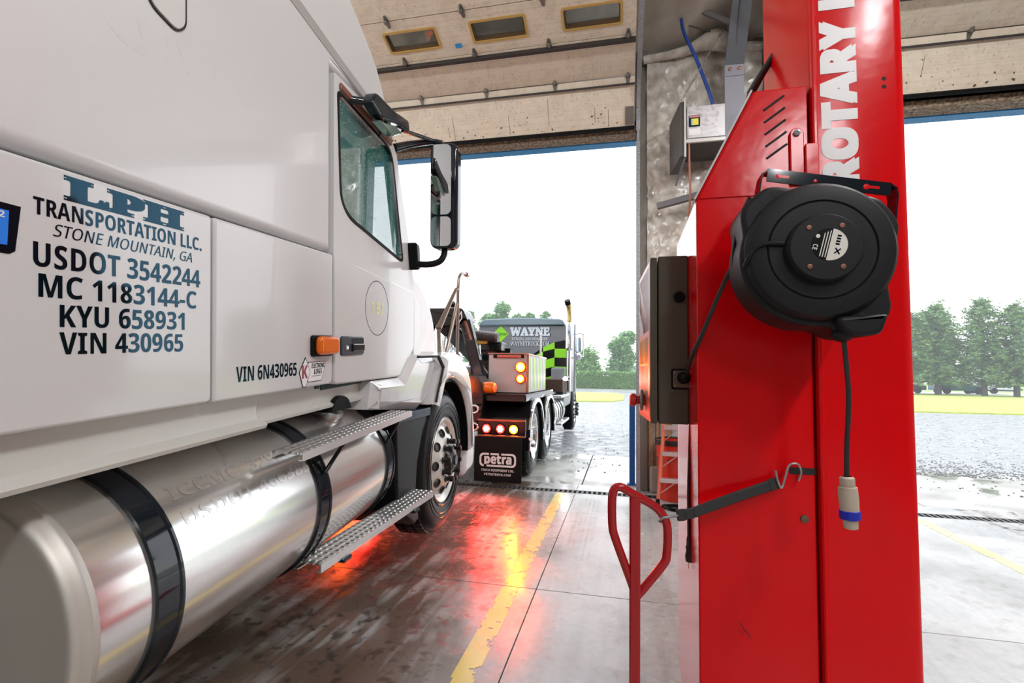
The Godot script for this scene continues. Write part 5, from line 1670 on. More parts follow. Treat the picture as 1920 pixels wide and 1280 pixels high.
	var A := [Vector3(0.040, 0.688, -1.594), Vector3(0.022, 0.74, -1.588), Vector3(-0.021, 0.86, -1.570), Vector3(-0.030, 0.90, -1.565), Vector3(-0.031, 0.975, -1.558), Vector3(-0.025, 1.008, -1.558), Vector3(-0.006, 1.016, -1.560), Vector3(0.032, 0.995, -1.570), Vector3(0.088, 0.964, -1.584), Vector3(0.112, 0.942, -1.590), Vector3(0.128, 0.912, -1.597), Vector3(0.132, 0.872, -1.601), Vector3(0.129, 0.815, -1.604), Vector3(0.120, 0.788, -1.604), Vector3(0.064, 0.715, -1.598), Vector3(0.040, 0.688, -1.594)]
	b.tube(smooth(A, 4), 0.0128, 12)
	var hd := put(b, "pull_handle", hm, t, X)
	b = MB.new()
	b.bar(Vector3(0.036, 0.992, -1.572), Vector3(0.036, 0.06, -1.615), 0.032, 0.022, Vector3.BACK, 0.005)
	b.bar(Vector3(0.036, 0.08, -1.612), Vector3(0.30, 0.08, -1.80), 0.05, 0.06, Vector3.UP, 0.006)
	put(b, "handle_post", hm, hd)

	control_box()
	cord_reel()
	# rubber strap from the handle to the slot, with wire hooks
	var st := thing("rubber_strap", Vector3(0.45, 1.04, -1.65), "black rubber tie-down strap stretched from the red handle to the lift cabinet", "strap")
	var SX := Transform3D(Basis(), -st.position)
	b = MB.new()
	var sp := [Vector3(0.158, 0.935, -1.600), Vector3(0.180, 0.938, -1.602), Vector3(0.205, 0.944, -1.606), Vector3(0.33, 0.994, -1.630), Vector3(0.425, 1.028, -1.650), Vector3(0.450, 1.038, -1.655)]
	for k in sp.size() - 1:
		b.bar(sp[k], sp[k + 1] + (sp[k + 1] - sp[k]).normalized() * 0.004, 0.012, 0.030 if k > 0 and k < 4 else 0.034, Vector3.UP, 0.003)
	put(b, "band", M.strap_web, st, SX)
	var wire := mat("hook_wire", col(0.42, 0.40, 0.38), 0.35, 0.8)
	b = MB.new()
	b.tube(smooth([Vector3(0.445, 1.075, -1.648), Vector3(0.450, 1.045, -1.645), Vector3(0.462, 1.025, -1.650), Vector3(0.475, 1.06, -1.655), Vector3(0.487, 1.092, -1.658), Vector3(0.510, 1.095, -1.660), Vector3(0.520, 1.072, -1.665), Vector3(0.513, 1.045, -1.667)], 5), 0.0035, 8)
	put(b, "hook", wire, st, SX)
	b = MB.new()
	b.tube(smooth([Vector3(0.165, 0.936, -1.600), Vector3(0.140, 0.932, -1.588), Vector3(0.118, 0.930, -1.580), Vector3(0.108, 0.918, -1.586), Vector3(0.112, 0.912, -1.602)], 5), 0.004, 8)
	put(b, "hook", M.steel, st, SX)
	# cord with a two-pin plug hanging from the box
	var pc := thing("plug_cord", Vector3(0.225, 1.15, -1.87), "black cord with a two-prong plug hanging below the control box", "cord")
	var PX := Transform3D(Basis(), -pc.position)
	b = MB.new()
	b.tube(smooth([Vector3(0.236, 1.815, -1.885), Vector3(0.243, 1.80, -1.875), Vector3(0.246, 1.70, -1.872), Vector3(0.247, 1.5, -1.872), Vector3(0.240, 1.30, -1.872), Vector3(0.232, 1.15, -1.875), Vector3(0.226, 0.95, -1.876), Vector3(0.226, 0.79, -1.876)], 6), 0.0055, 8)
	put(b, "wire", M.cord, pc, PX)
	b = MB.new()
	b.lathe([Vector2(0.006, 0.0), Vector2(0.009, 0.01), Vector2(0.010, 0.03), Vector2(0.014, 0.036), Vector2(0.012, 0.05), Vector2(0.017, 0.065), Vector2(0.016, 0.085), Vector2(0.0, 0.087)], AX(Vector3(0.05, -1, 0), Vector3(0.226, 0.795, -1.876)), 14)
	var pg := put(b, "plug", M.cord, pc, PX)
	for s in [-1, 1]:
		b = MB.new()
		b.box(Vector3(0.2305 + s * 0.0065, 0.698, -1.876), Vector3(0.0022, 0.024, 0.006))
		put(b, "prong", mat("brass_prong", col(0.55, 0.32, 0.18), 0.3, 0.9), pg)

func control_box() -> void:
	var at := Vector3(0.18, 1.178, -2.1)
	var t := thing("control_box", at, "dark olive control box with a red stop button on the lift's side", "control box")
	var X := Transform3D(Basis(), -at)
	var b := MB.new()
	b.box(Vector3(0.178, 1.485, -2.09), Vector3(0.106, 0.612, 0.40), Basis(), 0.004)
	put(b, "case", M.olive_box, t, X)
	# door of the box: its lit front looks to the left
	b = MB.new()
	b.prism(PackedVector2Array([Vector2(0.098, 1.885), Vector2(0.121, 1.885), Vector2(0.121, 2.30), Vector2(0.072, 2.32)]), 1.180, 1.786, Transform3D(Basis(Vector3(1, 0, 0), Vector3(0, 0, -1), Vector3(0, 1, 0)), -at), 0.003, 1)
	var dr := put(b, "box_door", M.olive_box, t)
	var nrm := Vector3(-0.998, 0, 0.06)
	var side := Vector3(-0.06, 0, -0.998)
	var put_label := func(y0: float, y1: float, d0: float, d1: float, m: Material) -> void:
		var q := MB.new()
		var o := Vector3(0.0975, 0, -1.885) + nrm * 0.0012
		q.quad(o + side * d0 + Vector3.UP * y0, o + side * d1 + Vector3.UP * y0, o + side * d1 + Vector3.UP * y1, o + side * d0 + Vector3.UP * y1, nrm)
		put(q, "label_panel", m, dr, X)
	put_label.call(1.20, 1.775, 0.012, 0.41, mat("label_red", col(0.75, 0.16, 0.09), 0.3))
	put_label.call(1.40, 1.50, 0.06, 0.38, mat("label_gold", col(0.85, 0.55, 0.02), 0.3))
	put_label.call(1.27, 1.39, 0.06, 0.38, M.white_print)
	put_label.call(1.52, 1.76, 0.03, 0.40, mat("label_grey", col(0.55, 0.56, 0.60), 0.3))
	# stop button with its guard ring
	b = MB.new()
	b.lathe([Vector2(0.022, 0.0), Vector2(0.022, 0.016), Vector2(0.017, 0.02), Vector2(0.017, 0.034), Vector2(0.026, 0.038), Vector2(0.026, 0.052), Vector2(0.02, 0.058), Vector2(0, 0.06)], AX(nrm, Vector3(0.086, 1.255, -2.06)), 18)
	var sb := put(b, "stop_button", mat("button_red", col(0.60, 0.02, 0.015), 0.3), dr, X)
	b = MB.new()
	var rg := []
	for k in 18:
		rg.append(Vector3(0.072, 1.255 + 0.036 * cos(TAU * k / 18), -2.06 + 0.036 * sin(TAU * k / 18)))
	b.tube(rg, 0.007, 8, false, true)
	put(b, "guard_ring", M.steel, sb)
	# knob and power inlet on the side towards us
	b = MB.new()
	b.lathe([Vector2(0.021, 0), Vector2(0.021, 0.008), Vector2(0.016, 0.014), Vector2(0.012, 0.014), Vector2(0.010, 0.009), Vector2(0, 0.009)], AX(Vector3.BACK, Vector3(0.199, 1.638, -1.89)), 20)
	put(b, "grommet", M.black_rubber, t, X)
	b = MB.new()
	b.prism(rrect(0.176, 1.310, 0.236, 1.372, 0.006), -1.892, -1.878, X, 0.003, 1)
	var inl := put(b, "inlet_plate", mat("inlet_bronze", col(0.16, 0.12, 0.08), 0.45, 0.5), t)
	b = MB.new()
	b.prism(rrect(0.170, 1.304, 0.242, 1.378, 0.008), -1.893, -1.886, X)
	put(b, "gasket", M.black_rubber, inl)
	for e in [[0.182, 1.316], [0.230, 1.316], [0.182, 1.366], [0.230, 1.366]]:
		b = MB.new()
		b.lathe([Vector2(0.004, 0), Vector2(0.003, 0.003), Vector2(0, 0.003)], AX(Vector3.BACK, Vector3(e[0], e[1], -1.878)), 8)
		put(b, "screw", M.steel, inl, X)
	b = MB.new()
	b.lathe([Vector2(0.022, 0), Vector2(0.021, 0.012), Vector2(0.014, 0.03), Vector2(0.009, 0.035), Vector2(0, 0.035)], AX(Vector3(0.35, 0.1, 1), Vector3(0.210, 1.345, -1.88)), 18)
	put(b, "cable_gland", M.black_plastic, inl, X)

func cord_reel() -> void:
	var at := Vector3(0.485, 1.66, -1.50)
	var t := thing("cord_reel", at, "round black retractable cord reel bolted to the red lift column", "cord reel")
	var X := Transform3D(Basis(), -at)
	var C := Vector2(0.484, 1.665)
	var b := MB.new()
	# housing: round drum with three cornered ears
	var pts := PackedVector2Array()
	var ears := {128: 0.227, 121: 0.218, 136: 0.222, 36: 0.214, 30: 0.205, 43: 0.202, -52: 0.224, -60: 0.214, -45: 0.220}
	for k in 120:
		var a := k * 3.0
		var r := 0.182
		for e in [[131.0, 0.222, 10.0], [33.0, 0.209, 9.0], [-55.0, 0.226, 13.0]]:
			var d := absf(wrapf(a - e[0], -180.0, 180.0))
			if d < 32.0:
				# a squared corner: flat sides that meet the drum at a tangent
				var flat_r: float = e[1] * cos(deg_to_rad(e[2])) / cos(deg_to_rad(maxf(0.0, d - e[2]) + 0.0)) if d > e[2] else e[1] * cos(deg_to_rad(e[2])) / cos(deg_to_rad(e[2] - d)) * 1.0
				var q: float = e[1] if d <= e[2] * 0.8 else lerpf(e[1], 0.182, smoothstep(e[2] * 0.8, 32.0, d))
				r = maxf(r, q)
		pts.append(C + Vector2(cos(deg_to_rad(a)), sin(deg_to_rad(a))) * r)
	b.prism(pts, -1.56, -1.405, X, 0.014, 3, 50.0)
	var body := put(b, "housing", M.reel_black, t)
	# stepped front: ring, dished disc, hub
	b = MB.new()
	b.lathe([Vector2(0.178, -0.01), Vector2(0.176, 0.012), Vector2(0.166, 0.024), Vector2(0.150, 0.028), Vector2(0.128, 0.029), Vector2(0.125, 0.025), Vector2(0.122, 0.029), Vector2(0.087, 0.030), Vector2(0.085, 0.050), Vector2(0.080, 0.057), Vector2(0.0, 0.058)], AX(Vector3.BACK, Vector3(C.x + 0.004, C.y + 0.010, -1.405)), 64)
	put(b, "front_disc", M.reel_black, body, X)
	b = MB.new()
	b.tube(smooth([Vector3(0.40, 1.692, -1.368), Vector3(0.36, 1.694, -1.372), Vector3(0.335, 1.685, -1.376), Vector3(0.318, 1.66, -1.382), Vector3(0.312, 1.64, -1.40)], 4), 0.006, 8)
	put(b, "moulded_lead", M.reel_black, body, X)
	for e in [55.0, 128.0, 232.0, 305.0]:
		b = MB.new()
		var a := deg_to_rad(e)
		b.lathe([Vector2(0.0065, 0.0008), Vector2(0.0045, 0.0014), Vector2(0.0, 0.001)], AX(Vector3.BACK, Vector3(C.x + 0.004 + 0.062 * cos(a), C.y + 0.010 + 0.062 * sin(a), -1.347)), 10)
		put(b, "hub_screw", mat("screw_copper", col(0.20, 0.09, 0.06), 0.4, 0.5), body, X)
	for e in [Vector2(0.362, 1.815), Vector2(0.388, 1.832), Vector2(0.618, 1.79), Vector2(0.646, 1.757), Vector2(0.585, 1.512), Vector2(0.625, 1.508)]:
		b = MB.new()
		b.lathe([Vector2(0.006, 0.001), Vector2(0.0, 0.001)], AX(Vector3.BACK, Vector3(e.x, e.y, -1.405)), 10)
		put(b, "ear_hole", M.seam, body, X)
	# round maker's label: half black, half cream, small print
	var cream := mat("label_cream", col(0.72, 0.69, 0.62), 0.5)
	var LC := Vector2(0.495, 1.680)
	var turn := deg_to_rad(-14.0)
	var half := PackedVector2Array()
	for k in 17:
		var a := -PI / 2 + PI * k / 16 + turn
		half.append(LC + Vector2(cos(a), sin(a)) * 0.040)
	b = MB.new()
	b.prism(half, -1.3475, -1.3462, X)
	var lb := put(b, "label", cream, body)
	b = MB.new()
	b.prism(disc(LC, 0.0405, 28), -1.348, -1.3466, X)
	put(b, "label_back", M.black_plastic, lb)
	var LB := Basis(Vector3(sin(-turn), -cos(turn), 0).normalized() * -1.0, Vector3(-cos(turn), -sin(turn), 0), Vector3(0, 0, 1))
	LB = Basis(Vector3(cos(turn + PI / 2), sin(turn + PI / 2), 0) * -1.0, Vector3(cos(turn), sin(turn), 0), Vector3(0, 0, 1))
	b = MB.new()
	for e in [[0.014, 0.021, 0.026, 0.013], [0.026, 0.013, 0.014, 0.010], ]:
		var o := Vector3(LC.x, LC.y, -1.3459)
		b.bar(o + LB * Vector3(0.020, e[0], 0), o + LB * Vector3(0.006, e[2], 0), 0.003, 0.0008, Vector3.BACK)
	for k in 4:
		var o := Vector3(LC.x, LC.y, -1.3459)
		b.bar(o + LB * Vector3(-0.004 - 0.007 * k, 0.012, 0), o + LB * Vector3(-0.004 - 0.007 * k, 0.021, 0), 0.004, 0.0008, Vector3.BACK)
	put(b, "label_print", M.black_print, lb, X).set_meta("kind", "stuff")
	b = MB.new()
	for k in 3:
		var o := Vector3(LC.x, LC.y, -1.3459)
		b.bar(o + LB * Vector3(0.034, -0.004 - 0.006 * k, 0), o + LB * Vector3(-0.034 + 0.004 * k, -0.004 - 0.006 * k, 0), 0.0022, 0.0008, Vector3.BACK)
	b.lathe([Vector2(0.005, 0), Vector2(0.0, 0.0005)], AX(Vector3.BACK, Vector3(LC.x, LC.y, -1.3462) + LB * Vector3(-0.015, -0.030, 0)), 12)
	put(b, "label_print", cream, lb, X).set_meta("kind", "stuff")
	text(lb, "CE", "bold", cream, Transform3D(LB, Vector3(LC.x, LC.y, -1.3462) - at + LB * Vector3(0.006, -0.036, 0)), 0.014, 0.011)
	# hanger: black strap bent into a stirrup, with keyholes
	b = MB.new()
	var L := [Vector3(0.352, 1.79, -1.47), Vector3(0.366, 1.880, -1.47), Vector3(0.371, 1.905, -1.47), Vector3(0.386, 1.918, -1.47), Vector3(0.676, 1.858, -1.47), Vector3(0.690, 1.846, -1.47), Vector3(0.692, 1.826, -1.47), Vector3(0.682, 1.73, -1.47)]
	for k in L.size() - 1:
		var dz := Vector3(0, 0, 1)
		b.bar(L[k], L[k + 1] + (L[k + 1] - L[k]).normalized() * 0.002, 0.004, 0.05, dz)
	b.prism(PackedVector2Array([Vector2(0.384, 1.917), Vector2(0.678, 1.857), Vector2(0.674, 1.825), Vector2(0.380, 1.884)]), -1.4475, -1.4435)
	var hg := put(b, "hanger", M.black_gloss, t, X)
	for e in [[0.410, 1.896, 0.009, 0.026], [0.500, 1.876, 0.006, 0.0], [0.620, 1.853, 0.010, 0.030]]:
		b = MB.new()
		b.lathe([Vector2(e[2], 0), Vector2(0, 0.0004)], AX(Vector3.BACK, Vector3(e[0], e[1], -1.4436)), 12)
		if e[3] > 0:
			b.bar(Vector3(e[0], e[1], -1.4436), Vector3(e[0] + e[3], e[1] - 0.005, -1.4436), 0.007, 0.0006, Vector3.BACK)
		put(b, "keyhole", M.red_paint, hg)
	# mounting bolts back to the mast
	b = MB.new()
	b.tube([Vector3(0.52, 1.86, -1.68), Vector3(0.52, 1.86, -1.45)], 0.008, 8)
	b.box(Vector3(0.60, 1.66, -1.62), Vector3(0.10, 0.16, 0.12), Basis(), 0.01)
	put(b, "wall_mount", M.black_plastic, t, X)
	# mouth with rollers and the cord that hangs from it
	b = MB.new()
	b.prism(rounded([[0.515, 1.505, 0.02], [0.635, 1.512, 0.01], [0.618, 1.462, 0.015], [0.560, 1.452, 0.02], [0.530, 1.468, 0.02]]), -1.50, -1.375, X, 0.012, 2)
	put(b, "cord_mouth", M.reel_black, body)
	b = MB.new()
	b.sphere(Vector3(0.545, 1.462, -1.42), Vector3(0.026, 0.018, 0.03), 12, 7)
	put(b, "stop_ball", M.reel_black, body, X)
	b = MB.new()
	b.tube(smooth([Vector3(0.547, 1.465, -1.42), Vector3(0.552, 1.40, -1.42), Vector3(0.556, 1.30, -1.42), Vector3(0.549, 1.18, -1.42), Vector3(0.547, 1.10, -1.42)], 6), 0.0062, 8)
	put(b, "cord", M.cord, t, X)
	b = MB.new()
	b.lathe([Vector2(0.012, 0), Vector2(0.017, 0.004), Vector2(0.017, 0.022), Vector2(0.016, 0.024)], AX(Vector3(0.05, -1, 0), Vector3(0.547, 1.108, -1.42)), 18)
	b.lathe([Vector2(0.015, 0.024), Vector2(0.021, 0.026), Vector2(0.022, 0.05), Vector2(0.021, 0.085)], AX(Vector3(0.05, -1, 0), Vector3(0.547, 1.108, -1.42)), 18)
	var cn := put(b, "connector", mat("connector_beige", col(0.46, 0.38, 0.30), 0.55), t, X)
	b = MB.new()
	b.lathe([Vector2(0.020, 0.082), Vector2(0.0235, 0.084), Vector2(0.0235, 0.103), Vector2(0.018, 0.105)], AX(Vector3(0.05, -1, 0), Vector3(0.547, 1.108, -1.42)), 18)
	put(b, "blue_ring", mat("ring_blue", col(0.01, 0.02, 0.40), 0.35), cn)
	b = MB.new()
	b.lathe([Vector2(0.017, 0.104), Vector2(0.016, 0.126), Vector2(0.012, 0.128), Vector2(0, 0.127)], AX(Vector3(0.05, -1, 0), Vector3(0.547, 1.108, -1.42)), 18)
	put(b, "sleeve", M.connector_beige, cn)
	# feed cord: a loop beside the reel, then down to the box
	var fc := thing("feed_cord", Vector3(0.30, 1.64, -1.60), "black cable looping from the cord reel down to the control box", "cable")
	var FX := Transform3D(Basis(), -fc.position)
	b = MB.new()
	b.tube(smooth([Vector3(0.350, 1.86, -1.50), Vector3(0.325, 1.80, -1.50), Vector3(0.307, 1.72, -1.50), Vector3(0.306, 1.665, -1.50), Vector3(0.322, 1.643, -1.50), Vector3(0.338, 1.655, -1.50), Vector3(0.340, 1.70, -1.49), Vector3(0.345, 1.75, -1.47)], 6), 0.0055, 8)
	put(b, "loop", M.cord, fc, FX)
	b = MB.new()
	b.tube(smooth([Vector3(0.372, 1.80, -1.55), Vector3(0.345, 1.73, -1.54), Vector3(0.320, 1.69, -1.55), Vector3(0.290, 1.615, -1.60), Vector3(0.262, 1.535, -1.645), Vector3(0.236, 1.465, -1.667), Vector3(0.220, 1.425, -1.70), Vector3(0.217, 1.385, -1.78), Vector3(0.219, 1.355, -1.846)], 6), 0.0068, 8)
	put(b, "lead", M.cord, fc, FX)

# ------------------------------------------------------------------ steel frame and the things along the pier
func shop_things() -> void:
	var b := MB.new()
	var fr := struct("trim_1")
	# rigid-frame column: web against the wall, inner flange, haunch leaning into the rafter
	b.prism(PackedVector2Array([Vector2(6.12, 0.3), Vector2(6.12, 5.35), Vector2(4.6, 5.95), Vector2(4.45, 5.85), Vector2(5.12, 5.66), Vector2(5.75, 4.80), Vector2(5.75, 0.3)]), 1.192, 1.208, Transform3D(SIDE, Vector3.ZERO))
	put(b, "web", M.frame_steel, fr)  # side turned from the light: its shade is put into the darker steel colour
	b = MB.new()
	b.box(Vector3(1.2, 2.52, -5.745), Vector3(0.20, 4.6, 0.014), Basis(), 0.002)
	put(b, "flange", M.frame_steel_light, fr)
	b = MB.new()
	b.bar(Vector3(1.2, 4.80, -5.745), Vector3(1.235, 5.78, -5.10), 0.20, 0.014, Vector3.BACK, 0.002)
	b.bar(Vector3(1.235, 5.78, -5.10), Vector3(1.235, 6.95, 0.4), 0.20, 0.014, Vector3.UP, 0.002)
	put(b, "haunch", mat("haunch_grey", col(0.10, 0.105, 0.115), 0.5), fr)
	b = MB.new()
	b.box(Vector3(1.2, 4.755, -5.733), Vector3(0.20, 0.13, 0.012), Basis(), 0.002)
	put(b, "splice_plate", M.frame_steel_light, fr)
	for x in [1.155, 1.25]:
		b = MB.new()
		b.lathe([Vector2(0.02, 0), Vector2(0.02, 0.012), Vector2(0.012, 0.016), Vector2(0, 0.016)], AX(Vector3.BACK, Vector3(x, 4.765, -5.727)), 6)
		put(b, "bolt", M.copper_line, fr)
	b = MB.new()
	b.bar(Vector3(0.62, 5.80, -5.95), Vector3(1.17, 5.22, -5.62), 0.05, 0.05, Vector3.UP, 0.004)
	put(b, "flange_brace", mat("brace_grey", col(0.20, 0.195, 0.20), 0.45), fr)
	b = MB.new()
	b.tube([Vector3(0.32, 5.72, -6.0), Vector3(1.05, 5.28, -5.85)], 0.008, 6)
	put(b, "rod_brace", M.frame_steel, fr)
	b = MB.new()
	b.bar(Vector3(0.39, 3.34, -5.98), Vector3(1.12, 3.44, -5.76), 0.06, 0.07, Vector3.UP, 0.004)
	put(b, "angle_bracket", mat("bracket_dark", col(0.14, 0.13, 0.14), 0.4, 0.4), fr)

	# unit heater
	var h := thing("unit_heater", Vector3(0.86, 3.86, -5.75), "stainless unit heater with a yellow warning label hung on a chain by the pier", "heater")
	var X := Transform3D(Basis(), -h.position)
	b = MB.new()
	b.box(Vector3(0.86, 4.075, -5.77), Vector3(0.40, 0.38, 0.52), Basis(), 0.006)
	put(b, "case", M.stainless, h, X)
	b = MB.new()
	b.box(Vector3(0.862, 4.085, -5.505), Vector3(0.388, 0.355, 0.012), Basis(), 0.004)
	var dr := put(b, "access_door", M.stainless, h, X)
	b = MB.new()
	b.box(Vector3(0.86, 3.872, -5.50), Vector3(0.42, 0.035, 0.03), Basis(), 0.004)
	put(b, "lower_rail", mat("rail_pale", col(0.55, 0.53, 0.50), 0.4, 0.4), dr)
	b = MB.new()
	b.box(Vector3(0.745, 4.095, -5.4975), Vector3(0.115, 0.125, 0.003))
	var lb := put(b, "label", M.black_print, dr)
	b = MB.new(); b.box(Vector3(0.755, 4.085, -5.4955), Vector3(0.060, 0.070, 0.002)); put(b, "yellow_panel", mat("warn_yellow", col(0.80, 0.66, 0.06), 0.4), lb)
	b = MB.new(); b.box(Vector3(0.717, 4.085, -5.4955), Vector3(0.016, 0.070, 0.002)); put(b, "blue_panel", mat("warn_blue", col(0.15, 0.45, 0.65), 0.4), lb)
	b = MB.new(); b.box(Vector3(0.745, 4.143, -5.4955), Vector3(0.105, 0.020, 0.002)); put(b, "red_panel", mat("warn_pink", col(0.60, 0.22, 0.22), 0.4), lb)
	b = MB.new()
	b.box(Vector3(0.745, 3.975, -5.4975), Vector3(0.115, 0.07, 0.003))
	put(b, "paper_label", M.white_print, dr)
	# slatted outlet on the left side, flared
	b = MB.new()
	b.prism(PackedVector2Array([Vector2(0.655, 5.50), Vector2(0.60, 5.52), Vector2(0.535, 6.02), Vector2(0.655, 6.02)]), 3.72, 4.33, Transform3D(Basis(Vector3(1, 0, 0), Vector3(0, 0, -1), Vector3(0, 1, 0)), X.origin), 0.004, 1)
	var fl := put(b, "outlet_hood", mat("hood_dark", col(0.085, 0.078, 0.074), 0.45, 0.4), h)
	b = MB.new()
	b.box(Vector3(0.648, 4.03, -5.49), Vector3(0.022, 0.66, 0.02), Basis(), 0.003)
	put(b, "edge_strip", M.rail_pale, fl, X)
	b = MB.new()
	b.bar(Vector3(0.648, 3.70, -5.49), Vector3(0.555, 3.42, -5.56), 0.02, 0.014, Vector3.BACK)
	put(b, "damper_arm", M.frame_steel, fl, X)
	# louvred underside
	for k in 9:
		b = MB.new()
		b.box(Vector3(0.86, 3.868, -5.55 - 0.055 * k), Vector3(0.38, 0.03, 0.006), Basis(Vector3.RIGHT, 0.7), 0.0)
		put(b, "louvre", M.hood_dark, h, X)
	b = MB.new()
	b.tube(smooth([Vector3(0.688, 3.87, -5.50), Vector3(0.692, 3.6, -5.50), Vector3(0.70, 3.3, -5.52), Vector3(0.69, 3.05, -5.6)], 5), 0.012, 8)
	put(b, "gas_line", M.copper_line, h, X)
	# hanging chain: interlocked links
	var ch := thing("hanging_chain", Vector3(0.60, 4.33, -5.55), "thin steel chain holding up the unit heater", "chain")
	var CX := Transform3D(Basis(), -ch.position)
	var P0 := Vector3(0.60, 4.33, -5.55); var P1 := Vector3(1.12, 5.30, -5.75)
	var dirc := (P1 - P0).normalized()
	var link := MB.new()
	var lp := []
	for k in 12:
		var a := TAU * k / 12
		lp.append(Vector3(0.009 * cos(a), 0, 0.021 * sin(a)))
	link.tube(lp, 0.0032, 6, false, true)
	var lm := link.mesh()
	var cm := mat("chain_zinc", col(0.45, 0.43, 0.40), 0.35, 0.8)
	var nlk := int((P1 - P0).length() / 0.036)
	for k in nlk:
		var xf := AX(dirc, P0 + dirc * (0.036 * k))
		xf.basis = xf.basis * Basis(Vector3(0, 0, 1), PI / 2 * (k % 2))
		put(lm, "link", cm, ch, CX * xf)
	b = MB.new()
	b.tube([P0 + dirc * 0.16, P0 + dirc * 0.36], 0.008, 8)
	put(b, "turnbuckle", cm, ch, CX)
	b = MB.new()
	b.tube([P0 + dirc * 0.36 + Vector3(0.01, 0, 0.01), P0 + dirc * 0.36 + Vector3(0.012, -0.14, 0.01)], 0.006, 6)
	put(b, "loose_end", cm, ch, CX)
	# blue air hose
	b = MB.new()
	b.tube(smooth([Vector3(0.648, 5.46, -5.78), Vector3(0.652, 5.40, -5.77), Vector3(0.68, 5.25, -5.75), Vector3(0.79, 4.95, -5.72), Vector3(0.88, 4.66, -5.70), Vector3(0.955, 4.40, -5.68), Vector3(0.965, 4.270, -5.68)], 7), 0.019, 10)
	var hose := put(b, "hose_run", M.hose_blue, thing("air_hose", Vector3(0.8, 5.0, -5.7), "blue air hose hanging down to the top of the unit heater", "hose"))
	hose.position = -hose.get_parent().position

	# step ladder
	var ld := thing("step_ladder", Vector3(0.60, 0, -5.72), "orange fibreglass step ladder beside the red barrel", "ladder")
	var LX := Transform3D(Basis(), -ld.position)
	for s in [0, 1]:
		b = MB.new()
		var x0: float = 0.362 if s == 0 else 0.90; var x1: float = 0.475 if s == 0 else 0.79
		b.bar(Vector3(x0, 0.06, -5.56), Vector3(x1, 1.45, -5.60), 0.028, 0.06, Vector3.BACK, 0.004)
		var rl := put(b, "rail", M.ladder_fibre, ld, LX)
		b = MB.new()
		b.box(Vector3(x0 - 0.002 + 0.004 * s, 0.035, -5.56), Vector3(0.038, 0.07, 0.075), Basis(), 0.006)
		put(b, "foot", M.black_rubber, rl)
		b = MB.new()
		b.bar(Vector3(x0 + (0.02 if s == 0 else -0.02), 0.03, -5.64), Vector3(x1, 1.45, -5.64), 0.024, 0.045, Vector3.BACK, 0.004)
		put(b, "rear_rail", M.ladder_fibre, ld, LX)
	for k in 4:
		var f := (0.255 + 0.275 * k) / 1.45
		var xl := lerpf(0.362, 0.475, f); var xr := lerpf(0.90, 0.79, f); var zz := lerpf(-5.56, -5.60, f)
		b = MB.new()
		b.box(Vector3((xl + xr) * 0.5, 0.26 + 0.275 * k, zz), Vector3(xr - xl, 0.045, 0.085), Basis(), 0.004)
		var stp := put(b, "step", M.aluminium, ld, LX)
		b = MB.new()
		b.bar(Vector3(xl + 0.01, 0.13 + 0.275 * k, zz + 0.02), Vector3(xl + 0.15, 0.24 + 0.275 * k, zz + 0.02), 0.006, 0.022, Vector3.BACK)
		put(b, "brace", M.aluminium, stp)
	b = MB.new()
	b.box(Vector3(0.632, 1.47, -5.62), Vector3(0.36, 0.04, 0.14), Basis(), 0.008)
	put(b, "top_cap", M.ladder_fibre, ld, LX)
	# barrel with a bin liner
	var br := thing("trash_barrel", Vector3(0.572, 0, -5.872), "red trash barrel with a dark liner behind the step ladder", "barrel")
	b = MB.new()
	b.lathe([Vector2(0.0, 0.004), Vector2(0.170, 0.004), Vector2(0.175, 0.02), Vector2(0.184, 0.22), Vector2(0.191, 0.235), Vector2(0.188, 0.25), Vector2(0.198, 0.45), Vector2(0.205, 0.462), Vector2(0.202, 0.475), Vector2(0.210, 0.63), Vector2(0.217, 0.64), Vector2(0.214, 0.655), Vector2(0.206, 0.65), Vector2(0.19, 0.4), Vector2(0.0, 0.35)], AX(Vector3.UP), 36, 30.0)
	put(b, "drum", M.barrel_red, br)
	b = MB.new()
	var fz := FastNoiseLite.new(); fz.seed = 3; fz.frequency = 2.0
	var lin := []
	for k in 30:
		var a := TAU * k / 30
		lin.append(Vector3(0.214 * cos(a), 0.648 + 0.012 * fz.get_noise_1d(k * 1.0), 0.214 * sin(a)))
	b.tube(lin, 0.012, 7, false, true)
	b.lathe([Vector2(0.221, 0.60), Vector2(0.219, 0.652)], AX(Vector3.UP), 30)
	put(b, "liner", mat("liner_dark", col(0.03, 0.022, 0.02), 0.35), br)
	# dark blue bin in the corner
	var bn := thing("blue_bin", Vector3(1.10, 0, -5.95), "dark blue bin against the pier wall beside the barrel", "bin")
	b = MB.new()
	b.prism(rrect(-0.17, -0.09, 0.17, 0.09, 0.04), 0.0, 0.55, Transform3D(Basis(Vector3(1, 0, 0), Vector3(0, 0, -1), Vector3(0, 1, 0)), Vector3.ZERO), 0.01, 2)
	put(b, "body", M.dark_blue, bn)
	b = MB.new()
	b.frame(rrect(-0.185, -0.105, 0.185, 0.105, 0.045), rrect(-0.165, -0.085, 0.165, 0.085, 0.035), 0.535, 0.56, Transform3D(Basis(Vector3(1, 0, 0), Vector3(0, 0, -1), Vector3(0, 1, 0)), Vector3.ZERO))
	put(b, "rim", M.dark_blue, bn)
	# coil of black hose on the floor
	b = MB.new()
	var cp := []
	for k in 90:
		var a := TAU * k / 22.0
		var r := 0.10 + 0.025 * sin(k * 0.37)
		cp.append(Vector3(r * cos(a) + 0.015 * sin(k * 0.21), 0.012 + 0.006 * (k / 22), r * sin(a) * 0.85))
	b.tube(cp, 0.0095, 7)
	solo(b, "hose_coil", M.black_rubber, "small coil of black hose on the floor before the ladder", "hose coil", Vector3(0.53, 0, -5.42))
